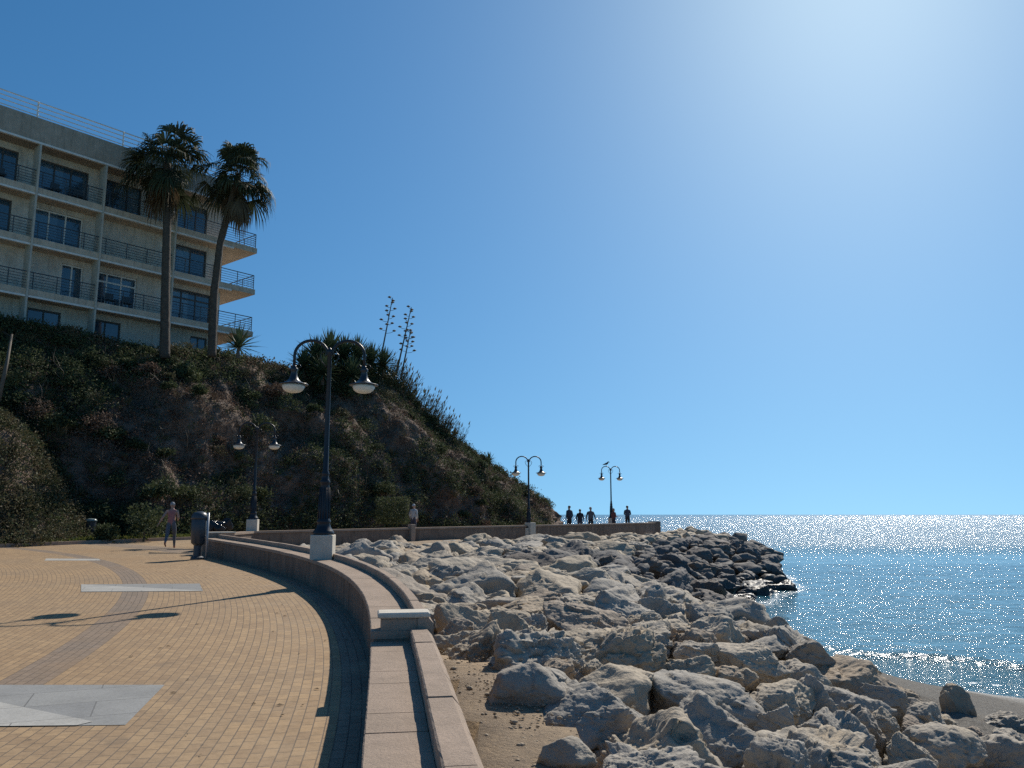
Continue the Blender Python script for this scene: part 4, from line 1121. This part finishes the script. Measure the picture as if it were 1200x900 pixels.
def sword_plant(name, label, base, r, n, group=None, mt='yucca', lo=-15, width=.05, cat='yucca', stem=0.0):
    t = thing(name, label, cat, base, group=group); m = MB(); c = base + Vector((0, 0, stem))
    for k in range(n):
        az = k * 2.39996; el = R(lo + (88 - lo) * (1 - (k / n)) ** .9)
        d = Vector((math.cos(az) * math.cos(el), math.sin(az) * math.cos(el), math.sin(el))); L = r * random.uniform(.75, 1.1); s_ = d.orthogonal().normalized(); s_ = d.cross(Vector((0, 0, 1))); s_ = s_.normalized() if s_.length > .05 else Vector((1, 0, 0))
        q1 = c + d * L * .45; q2 = c + d * L - Vector((0, 0, .10 * L)); w_ = width * r; u = d.cross(s_) * w_ * .35
        m.add([c - s_ * w_ * .6, c + s_ * w_ * .6, q1 + s_ * w_, q1 - s_ * w_, q2, q1 + u, c + u], [(0, 1, 5, ), (6, 1, 2, 5), (0, 6, 5, 3), (5, 2, 4), (3, 5, 4)][1:])
    m.build('leaves', M[mt], t)
    if stem > .05:
        m = MB(); m.tube([base - Vector((0, 0, .3)), c], [.12, .09], 7); m.build('stem', M['stalk'], t)
    return t
sword_plant('yucca', 'spiky yucca below the balcony corner of the apartment block', aty(279, 414, 46.6), 1.55, 80, width=.04, stem=.35)
sword_plant('yucca', 'small spiky plant alone near the seaward end of the cliff', aty(573, 546, 68.5), .95, 46, width=.06, stem=.35)
sword_plant('yucca', 'grey green yucca hanging on the cliff face left of the near lamp', aty(352, 486, 53.0), 1.3, 60, width=.04)
for k, (x, y, Y, r) in enumerate([(356, 430, 56, 1.7), (370, 420, 57, 2.0), (386, 414, 58, 2.1), (402, 418, 58.5, 2.0), (418, 420, 59, 2.0), (434, 424, 60, 1.8), (449, 428, 61, 1.7), (378, 438, 55, 1.7), (412, 440, 57, 1.7)]):
    sword_plant('yucca', 'spiky yucca of the dense dark clump on the ridge behind the near lamp', aty(x, y + 8, Y), r, 130, 'yucca clump on the ridge', width=.04, stem=.5, lo=-45)
sword_plant('yucca', 'yucca below the ridge clump, just under the inland lamp shade', aty(344, 452, 54), 1.5, 90, width=.04, lo=-40)
def agave_stalk(label, base, top, seed, bend=None):
    random.seed(seed); t = thing('agave_stalk', label, 'flower stalk', base, group='dry agave flower stalks'); m = MB()
    L = (top - base).length; P = [base.lerp(top, i / 8) for i in range(9)]
    m.tube(P, [.085 - .055 * i / 8 for i in range(9)], 6); m.build('stalk', M['stalk'], t)
    b = MB(); ax = (top - base).normalized()
    for k in range(13):
        f = .52 + .46 * k / 12; c = base.lerp(top, f); az = k * 2.4; ln = .62 * (1.25 - f) / .7
        d = Vector((math.cos(az), math.sin(az) * .6, .12)); e = c + d * ln
        b.tube([c, c + d * ln * .6, e + Vector((0, 0, .1))], .018, 4)
        b.lathe([(.02, 0), (.13, .05), (.15, .09), (.06, .15)], e + Vector((0, 0, .05)), 6)
    b.build('flower_heads', M['stalk'], t); return t
agave_stalk('tallest dry agave stalk, standing apart on the left', aty(443, 437, 61), aty(460, 349, 61.5), 1)
agave_stalk('middle dry agave stalk of the three on the ridge', aty(464, 440, 62), aty(482, 360, 62.5), 2)
agave_stalk('shorter dry agave stalk, rightmost of the three', aty(470, 442, 62), aty(481, 388, 62.2), 3)
random.seed(31)
def reeds():
    m = MB()
    for _ in range(330):
        px = random.uniform(452, 540); v = random.uniform(.9, 1.02); p = cliff_pt(px, v) - Vector((0, 0, .1)); L = random.uniform(.6, 2.1) * (1 if px < 515 else .8)
        d = Vector((random.gauss(.32, .16), random.gauss(0, .15), 1)).normalized(); q = p + d * L
        m.tube([p, p + d * L * .5, q + Vector((.06 * L, 0, -.02))], [.022, .018, .007], 3, cap=False)
        for k in range(3):
            c = p + d * L * random.uniform(.3, .85); e = Vector((random.gauss(.3, .5), random.gauss(0, .3), random.uniform(.3, 1))).normalized() * random.uniform(.25, .55); s_ = e.orthogonal().normalized() * .022
            m.add([c, c + e * .5 + s_, c + e, c + e * .5 - s_], [(0, 1, 2, 3)])
        if random.random() < .3: m.add([q, q + Vector((.06, 0, .12)), q + Vector((.12, 0, .42)), q + Vector((-.04, 0, .18))], [(0, 1, 2, 3)])
    tag(m.build('reeds', M['dryscrub']), 'tall dry reeds on the sloping ridge', 'reeds', kind='stuff')
reeds()
def round_bush(label, c, r):
    t = thing('bush', label, 'bush', (c.x, c.y, c.z - r * .7)); m = MB(); clump(m, c, r, 700, .16, .9)
    m.build('foliage', M['scrub'], t)
    m = MB(); m.tube([c - Vector((0, 0, r)), c], [.06, .03], 6); m.build('stem', M['stalk'], t)
round_bush('round dark bush at the foot of the cliff behind the walker', aty(170, 611, 37.5), .95)
round_bush('low bush beside the small litter bin', aty(125, 625, 36.5), .5)
m = MB()
hd = thing('hedge', 'clipped flat topped hedge at the foot of the cliff behind the white haired person', 'hedge', aty(457, 612, 50))
hc = aty(460, 597, 50.5)
for _ in range(2600):
    p = hc + Vector((random.uniform(-1.0, 1.0), random.uniform(-.6, .6), random.uniform(-.9, .72))); leafquad(m, p, .12)
m.build('foliage', M['scrub'], hd)
m = MB(); m.tube([aty(-2, 470, 37), aty(8, 425, 37.5), aty(14, 392, 38.5)], [.10, .08, .05], 7)
tag(m.build('bare_trunk', M['stalk'], smooth=True), 'bare pale slanting trunk on the upper left of the cliff', 'tree trunk')

# ------------------------------------------------------------------ street lamps
def make_lamp():
    t = thing('street_lamp', 'x', 'street lamp', (0, 0, 0), group='double armed street lamps along the promenade')
    m = MB(); m.box((0, 0, .25), (.46, .46, .52), None, .012); m.build('pedestal', M['pale'], t, world=False)
    m = MB()
    m.lathe([(.225, .51), (.225, .56), (.20, .60), (.155, .66), (.135, .74), (.15, .77), (.15, .80), (.125, .83), (.118, 1.05), (.095, 1.5), (.09, 1.58), (.105, 1.60), (.105, 1.64), (.082, 1.67), (.07, 1.76), (.082, 1.78), (.08, 1.81), (.058, 1.86), (.052, 2.6), (.045, 4.40), (.06, 4.42), (.06, 4.47), (.03, 4.52), (.001, 4.55)], (0, 0, 0), 20)
    m.build('post', M['iron'], t, smooth=True, world=False)
    m = MB()
    for k in range(12):
        th = 2 * math.pi * k / 12; c, s = math.cos(th), math.sin(th)
        m.tube([(.128 * c, .128 * s, .85), (.122 * c, .122 * s, 1.05), (.098 * c, .098 * s, 1.5)], .012, 5)
    m.build('fluting', M['iron'], t, smooth=True, world=False)
    for sg in (-1, 1):
        m = MB(); P = [(sg * .02, 0, 4.36)]
        for k in range(15):
            a = math.pi * (1.0 - .03 - k / 14 * .97); P.append((sg * (.395 + .36 * math.cos(a)), 0, 4.36 + .335 * math.sin(a)))
        P.append((sg * .755, 0, 4.10)); m.tube(P, [.033] * len(P), 10)
        m.tube([(sg * .05, 0, 4.1), (sg * .16, 0, 4.22), (sg * .2, 0, 4.36), (sg * .13, 0, 4.45), (sg * .07, 0, 4.4), (sg * .1, 0, 4.34)], .012, 6)
        m.build('arm', M['iron'], t, smooth=True, world=False)
        m = MB(); m.lathe([(.035, 4.14), (.055, 4.12), (.05, 4.09), (.085, 4.07), (.085, 4.03), (.062, 4.0), (.075, 3.92), (.11, 3.83), (.17, 3.77), (.27, 3.735), (.315, 3.725), (.315, 3.705), (.25, 3.705)], (sg * .755, 0, 0), 24)
        sh = m.build('lamp_shade', M['shade'], t, smooth=True, world=False)
        m = MB(); m.tube([(sg * .755 + .05, 0, 4.1), (sg * .755 + .1, 0, 4.17), (sg * .755 + .15, 0, 4.12), (sg * .755 + .11, 0, 4.08)], .012, 6)
        m.tube([(sg * .755 - .05, 0, 4.1), (sg * .755 - .1, 0, 4.17), (sg * .755 - .15, 0, 4.12), (sg * .755 - .11, 0, 4.08)], .012, 6)
        m.build('scroll', M['iron'], sh, smooth=True, world=False)
        m = MB(); m.lathe([(.24, 3.704), (.238, 3.66), (.21, 3.60), (.15, 3.555), (.07, 3.535), (.002, 3.53)], (sg * .755, 0, 0), 24); m.build('bowl', M['glass_white'], sh, smooth=True, world=False)
    return t
lp = make_lamp()
p1 = at(379, 655, WH_FAR); k1 = slope_at(p1.y)
spots = [(p1.x - .02, p1.y, p1.z - .01, 0.06, 1.0, 'nearest large black double lamp standing on the curved seat wall'),
         (-11.2, 35.9, .985, .12, 1.0, 'black double lamp in front of the brown cliff at the parapet corner'),
         (.98, 48.8, .42, .1, 1.0, 'double lamp at the seaward foot of the cliff, on the parapet pillar'),
         (8.1, 67.6, .92, .1, 1.0, 'farthest double lamp out on the headland among the standing people')]
for i, (x, y, z, rz, sc, lb) in enumerate(spots):
    o = lp if i == 0 else dup(lp)
    o.location = (x, y, z); o.rotation_euler = (0, 0, rz); o['label'] = lb
pl_ = thing('stone_plinth', 'stone plinth under the farthest lamp, behind the parapet', 'plinth', (8.1, 67.6, .5)); m = MB(); m.box((8.1, 67.6, .7), (.8, .8, .43), None, .02); m.build('block_body', M['coping'], pl_)
# gull on the farthest lamp
lx, ly, lz = 8.1 - .36, 67.56, .92 + 4.73
gt = thing('gull', 'small dark gull perched on the inland arm of the farthest lamp', 'bird', (lx, ly, lz))
m = MB(); m.tube([(lx - .30, ly, lz + .08), (lx - .15, ly, lz + .13), (lx, ly, lz + .17), (lx + .10, ly, lz + .22), (lx + .15, ly, lz + .30), (lx + .2, ly, lz + .33), (lx + .26, ly, lz + .315), (lx + .32, ly, lz + .3)], [.01, .05, .085, .08, .05, .05, .025, .004], 10)
m.tube([(lx + .01, ly + .03, lz - .005), (lx + .01, ly + .03, lz + .12)], .008, 5); m.tube([(lx + .01, ly - .03, lz - .005), (lx + .01, ly - .03, lz + .12)], .008, 5)
m.build('body', M['bin'], gt, smooth=True)

# ------------------------------------------------------------------ bins and sacks
def litter_bin():
    c = at(231, 655.5); t = thing('litter_bin', 'dark domed litter bin on a pedestal at far end of the seat wall', 'bin', c)
    m = MB(); m.lathe([(.20, 0), (.20, .06), (.13, .1), (.12, .42), (.16, .46)], c, 16); m.build('pedestal', M['bin'], t, smooth=False)
    m = MB(); m.lathe([(.17, .46), (.21, .50), (.235, .9), (.24, 1.22), (.225, 1.24)], c, 20); m.build('bin_body', M['bin'], t, smooth=True)
    m = MB(); m.lathe([(.255, 1.225), (.26, 1.27), (.235, 1.36), (.17, 1.43), (.08, 1.46), (.001, 1.465)], c, 20); m.build('bin_lid', M['bin'], t, smooth=True)
    m = MB(); m.tube([c + Vector((.29, -.05, 0)), c + Vector((.29, -.05, 1.42))], .035, 10); m.tube([c + Vector((.29, -.05, 1.2)), c + Vector((.2, 0, 1.2))], .02, 6); m.tube([c + Vector((.29, -.05, .7)), c + Vector((.18, 0, .7))], .02, 6)
    m.build('post', M['steel'], t, smooth=True)
    c = at(105, 634.5); t = thing('litter_bin', 'small green topped litter bin on a thin post by the cliff kerb', 'bin', c)
    m = MB(); m.box(c + Vector((0, 0, .25)), (.16, .16, .5), None, .01); m.build('post', M['bin'], t)
    m = MB(); m.lathe([(.13, .45), (.17, .5), (.22, .88), (.2, .89)], c, 14); m.build('bin_body', M['bin'], t)
    m = MB(); m.lathe([(.24, .9), (.25, .94), (.22, 1.0), (.1, 1.03), (.001, 1.035)], c, 16); m.build('bin_lid', mat('lid_green', (.22, .27, .25), (.16, .2, .18), 8, .35), t, smooth=True)
litter_bin()
def sack(c, r, sq, seed, label):
    me = rock_mesh('sack', seed, 4, M['bag'], .5); o = bpy.data.objects.new('sack', me); S.collection.objects.link(o)
    o.location = c; o.scale = (r, r * .8, r * sq); tag(o, label, 'sack', 'black sacks behind the bin')
zc = at(266, 621.5, .0)
sack(aty(250, 617, 32.5), .42, .75, 71, 'shiny black lumpy sack close behind the litter bin')
sack(aty(258, 620, 32.2), .25, .7, 72, 'smallest shiny black sack, between the other two')
sack(aty(266, 615, 33.2), .34, 1.0, 73, 'upright shiny black sack between the bin and the cliff lamp')

# ------------------------------------------------------------------ people
def person(label, loc, heading, pose, cols, hair='hair', group=None, sc=1.0, sleeveless=False, shorts=False, hat=False):
    """one continuous skinned body; cols = (top, legs, shoes)"""
    J = {}; E = []
    def jt(n, p, r): J[n] = (Vector(p), r)
    sw = pose.get('stride', 0.0)
    jt('pelvis', (0, 0, .96), (.155, .115)); jt('waist', (0, 0, 1.10), (.135, .10)); jt('chest', (0, .0, 1.30), (.165, .115)); jt('top', (0, -.01, 1.42), (.12, .085)); jt('neck', (0, 0, 1.50), (.055, .055)); jt('jaw', (0, .02, 1.575), (.07, .075))
    jt('head', (0, .01, 1.65), (.078, .095)); jt('crown', (0, 0, 1.72), (.06, .075))
    E += [('pelvis', 'waist'), ('waist', 'chest'), ('chest', 'top'), ('top', 'neck'), ('neck', 'jaw'), ('jaw', 'head'), ('head', 'crown')]
    jt('nose', (0, .115, 1.635), (.016, .014)); E.append(('head', 'nose'))
    for sd_, s in (('L', -1), ('R', 1)):
        st = sw * s
        jt('ear' + sd_, (s * .086, 0, 1.64), (.014, .02)); E.append(('head', 'ear' + sd_))
        jt('hip' + sd_, (s * .095, 0, .90), (.092, .095))
        kn = Vector((s * .10, .22 * st + .03, .50)); an = Vector((s * .10, .40 * st - (.16 if st < 0 else 0), .09 + (.14 if st < 0 else 0)))
        jt('thigh' + sd_, (s * .10, .1 * st, .72), (.078, .082)); jt('knee' + sd_, kn, (.054, .058)); jt('calf' + sd_, kn.lerp(an, .35) + Vector((0, -.02, 0)), (.054, .058)); jt('ankle' + sd_, an, (.036, .04)); jt('heel' + sd_, an + Vector((0, -.03, -.05)), (.036, .035)); jt('toe' + sd_, an + Vector((0, .17, -.055 - (.09 if st < 0 else 0))), (.04, .026))
        E += [('pelvis', 'hip' + sd_), ('hip' + sd_, 'thigh' + sd_), ('thigh' + sd_, 'knee' + sd_), ('knee' + sd_, 'calf' + sd_), ('calf' + sd_, 'ankle' + sd_), ('ankle' + sd_, 'heel' + sd_), ('heel' + sd_, 'toe' + sd_)]
        jt('sh' + sd_, (s * .185, -.005, 1.41), (.058, .06))
        el, wr = pose['arm' + sd_]; el = Vector(el); wr = Vector(wr)
        jt('up' + sd_, Vector((s * .185, 0, 1.41)).lerp(el, .5), (.046, .048)); jt('el' + sd_, el, (.039, .04)); jt('fo' + sd_, el.lerp(wr, .4), (.037, .038)); jt('wr' + sd_, wr, (.026, .03))
        E += [('top', 'sh' + sd_), ('sh' + sd_, 'up' + sd_), ('up' + sd_, 'el' + sd_), ('el' + sd_, 'fo' + sd_), ('fo' + sd_, 'wr' + sd_)]
        fd = (wr - el).normalized(); ac = fd.cross(Vector((s, 0, .01))).normalized(); palm_ = wr + fd * .075
        jt('pa' + sd_, palm_, (.036, .02)); E.append(('wr' + sd_, 'pa' + sd_))
        inn = Vector((-s, 0, 0))
        for i, ln in enumerate((.062, .072, .067, .052)):
            k0 = palm_ + fd * .03 + ac * (.024 - .016 * i); k1 = k0 + fd * ln * .55 + inn * .006; k2 = k1 + fd * ln * .4 + inn * .02
            jt(f'f{i}a' + sd_, k0, (.0085, .0085)); jt(f'f{i}b' + sd_, k1, (.008, .008)); jt(f'f{i}c' + sd_, k2, (.007, .007)); E += [('pa' + sd_, f'f{i}a' + sd_), (f'f{i}a' + sd_, f'f{i}b' + sd_), (f'f{i}b' + sd_, f'f{i}c' + sd_)]
        th = wr + fd * .03 + ac * .02; jt('ta' + sd_, th + ac * .02 + fd * .01, (.011, .011)); jt('tb' + sd_, th + ac * .035 + fd * .045, (.009, .009)); E += [('wr' + sd_, 'ta' + sd_), ('ta' + sd_, 'tb' + sd_)]
    bulk = pose.get('bulk', 1.0)
    for n in J:
        if n[:-1] in ('sh', 'up', 'el', 'fo', 'thigh', 'calf', 'knee') or n in ('waist', 'chest', 'pelvis', 'top'): J[n] = (J[n][0], tuple(q * bulk for q in J[n][1]))
    if bulk > 1.25:
        for n, q in (('pelvis', (.225, .17)), ('waist', (.225, .16)), ('chest', (.225, .155)), ('top', (.165, .11))): J[n] = (J[n][0], q)
    lean = pose.get('lean', 0.0)
    names = list(J); idx = {n: i for i, n in enumerate(names)}
    cos = []
    for n in names:
        p = J[n][0].copy()
        if p.z > .96 or n[:2] in ('el', 'fo', 'wr', 'pa', 'up', 'ta', 'tb', 'f0', 'f1', 'f2', 'f3'):
            p.y += lean * (p.z - .96)
        cos.append(p)
    me = bpy.data.meshes.new('tmp'); me.from_pydata([tuple(p) for p in cos], [(idx[a], idx[b]) for a, b in E], [])
    ob = bpy.data.objects.new('tmp', me); S.collection.objects.link(ob)
    md = ob.modifiers.new('skin', 'SKIN'); md.use_smooth_shade = True; md.branch_smoothing = .4
    for i, n in enumerate(names):
        sv = me.skin_vertices[0].data[i]; sv.radius = J[n][1]; sv.use_root = (n == 'pelvis')
    sb = ob.modifiers.new('sub', 'SUBSURF'); sb.levels = 1; sb.render_levels = 1
    dg = bpy.context.evaluated_depsgraph_get(); ev = ob.evaluated_get(dg); bm_ = bpy.data.meshes.new_from_object(ev)
    bpy.data.objects.remove(ob)
    top, legs, shoes = cols
    bm_.materials.clear()
    for q in (M['skin'], top, legs, shoes): bm_.materials.append(q)
    segs = [(a, b, cos[idx[a]], cos[idx[b]]) for a, b in E]
    for pl in bm_.polygons:
        c = pl.center; best = None
        for a, b, A, B in segs:
            d = B - A; tt = max(0, min(1, (c - A).dot(d) / max(d.length_squared, 1e-9))); dist = (A + d * tt - c).length / (1 if a[0] != 'p' else .9)
            if best is None or dist < best[0]: best = (dist, a, b, tt)
        a, b, tt = best[1:]; k = 0
        if a in ('waist', 'chest', 'pelvis') and b in ('waist', 'chest', 'top'): k = 1
        elif a == 'top' and b[:2] == 'sh': k = 1 if not sleeveless or tt < .55 else 0
        elif a == 'top' and b == 'neck': k = 1 if tt < .45 and not sleeveless else 0
        elif a[:2] in ('sh', 'up', 'el', 'fo') and a != 'fo': k = 0 if sleeveless else 1
        if a[:2] == 'fo': k = 0 if (sleeveless or tt > .85) else 1
        elif b[:3] == 'hip' or a[:3] == 'hip': k = 2
        elif a[:5] == 'thigh': k = 2
        elif a[:4] == 'knee' or a[:4] == 'calf': k = 0 if shorts else 2
        elif a[:5] == 'ankle' or a[:4] == 'heel': k = 3
        pl.material_index = k; pl.use_smooth = True
    t = thing('person', label, 'person', loc, heading, group); t.scale = (sc, sc, sc)
    bm_.name = 'body'; o = bpy.data.objects.new('body', bm_); S.collection.objects.link(o); o.parent = t
    hd = Vector((0, lean * .7, 0)); hz = MB()
    v2, f2 = ico(3); vs = []
    for q in v2:
        p = Vector(q); f = 1 + .05 * fbm(p * 3, 3); zlo = -.15 if p.y < .25 else .42
        vs.append(Vector((p.x * .094 * f, p.y * .112 * f - .012, max(p.z, zlo - .25 * (p.y < -.2)) * .105 * f + 1.675)) + hd)
    hz.add(vs, f2); ho = hz.build('hair', M[hair], None, smooth=True); ho.parent = t
    ey = MB()
    for s in (-1, 1): ey.lathe([(.002, -.012), (.011, -.006), (.012, .003), (.002, .011)], Vector((s * .032, .097, 1.66)) + hd, 8)
    eo = ey.build('eyes', M['darkhair'], None); eo.parent = t
    return t
c_pink = cloth('pink_top', (.38, .16, .15)); c_navy = cloth('navy_cloth', (.05, .06, .09)); c_grey = cloth('grey_cloth', (.12, .13, .15)); c_pale = cloth('pale_cloth', (.48, .48, .47))
c_black = cloth('black_cloth', (.035, .037, .045)); c_blue = cloth('blue_cloth', (.07, .09, .14)); c_red = cloth('reddish_cloth', (.20, .08, .08)); shoe = mat('shoe', (.05, .03, .03), (.03, .02, .02), 9, .6); shoer = mat('red_shoe', (.25, .06, .05), (.18, .05, .04), 9, .6)
relaxed = {'bulk': 1.3, 'armL': ((-.26, -.04, 1.14), (-.23, .07, .91)), 'armR': ((.26, -.04, 1.14), (.23, .07, .91))}
wk = at(199, 642.5)
person('walker seen from behind in a sleeveless pink top and grey shorts on the brick paving', (wk.x, wk.y, wk.z - .005), R(12), {'bulk': 1.16, 'stride': .75, 'lean': .04, 'armL': ((-.30, -.16, 1.18), (-.42, -.14, .96)), 'armR': ((.24, .0, 1.15), (.20, .22, 1.10))}, (c_pink, c_grey, shoer), 'hair', sleeveless=True, shorts=False, sc=1.0)
def far_person(px, py_head, Y, *a, **k):
    tp_ = aty(px, py_head, Y); z0 = tp_.z - 1.775 * k.get('sc', 1.0); return person(a[0], (tp_.x, Y, z0), *a[1:], **k)
far_person(485, 590.5, 46.5, 'white haired person in a pale grey jacket behind the parapet', R(-30), relaxed, (c_pale, c_navy, shoe), 'curtain', sc=.98)
gp = 'people standing at the headland end'
akimbo = {'bulk': 1.3, 'armL': ((-.34, -.06, 1.16), (-.20, .1, 1.02)), 'armR': ((.34, -.06, 1.16), (.20, .1, 1.02))}
front = {'bulk': 1.3, 'armL': ((-.26, .0, 1.14), (-.08, .24, 1.12)), 'armR': ((.26, .0, 1.14), (.08, .24, 1.12))}
wide = {'bulk': 1.3, 'armL': ((-.28, -.05, 1.15), (-.30, .0, .91)), 'armR': ((.29, -.05, 1.16), (.36, -.02, .93))}
far_person(667, 592.5, 57, 'person in dark clothes nearest the cliff end, arms down', R(35), relaxed, (c_navy, c_black, shoe), 'darkhair', group=gp)
far_person(679.5, 596.5, 57.5, 'shorter stooped person in black, second from the cliff', R(-10), dict(relaxed, lean=.14), (c_black, c_navy, shoe), 'darkhair', group=gp, sc=.93)
far_person(692, 594, 57, 'person in dark jacket with arms held away from the sides', R(-20), wide, (c_grey, c_black, shoe), 'hair', group=gp)
far_person(719, 595.5, 62.6, 'person in a paler reddish top close beside the farthest lamp', R(-60), front, (c_red, c_navy, shoe), 'hair', group=gp, sc=.97)
far_person(735, 592.5, 61.8, 'person with a pale waistband nearest the parapet end', R(-30), front, (c_blue, c_black, shoe), 'darkhair', group=gp)

random.seed(77)
lt = MB()
for _ in range(70):
    y = random.uniform(3.4, 24); x = wx(y) - abs(random.gauss(0, 1.6)) - .05; a = random.uniform(0, 6.28); r = random.uniform(.012, .035)
    z = G(y) + .006; c, s_ = math.cos(a) * r, math.sin(a) * r
    lt.add([(x - c, y - s_, z), (x - s_ * .5, y + c * .5, z + .008), (x + c, y + s_, z + .004), (x + s_ * .5, y - c * .5, z + .01)], [(0, 1, 2, 3)])
tag(lt.build('fallen_leaves', M['dead']), 'a few dry leaves blown along the foot of the seat wall', 'leaves', kind='stuff')
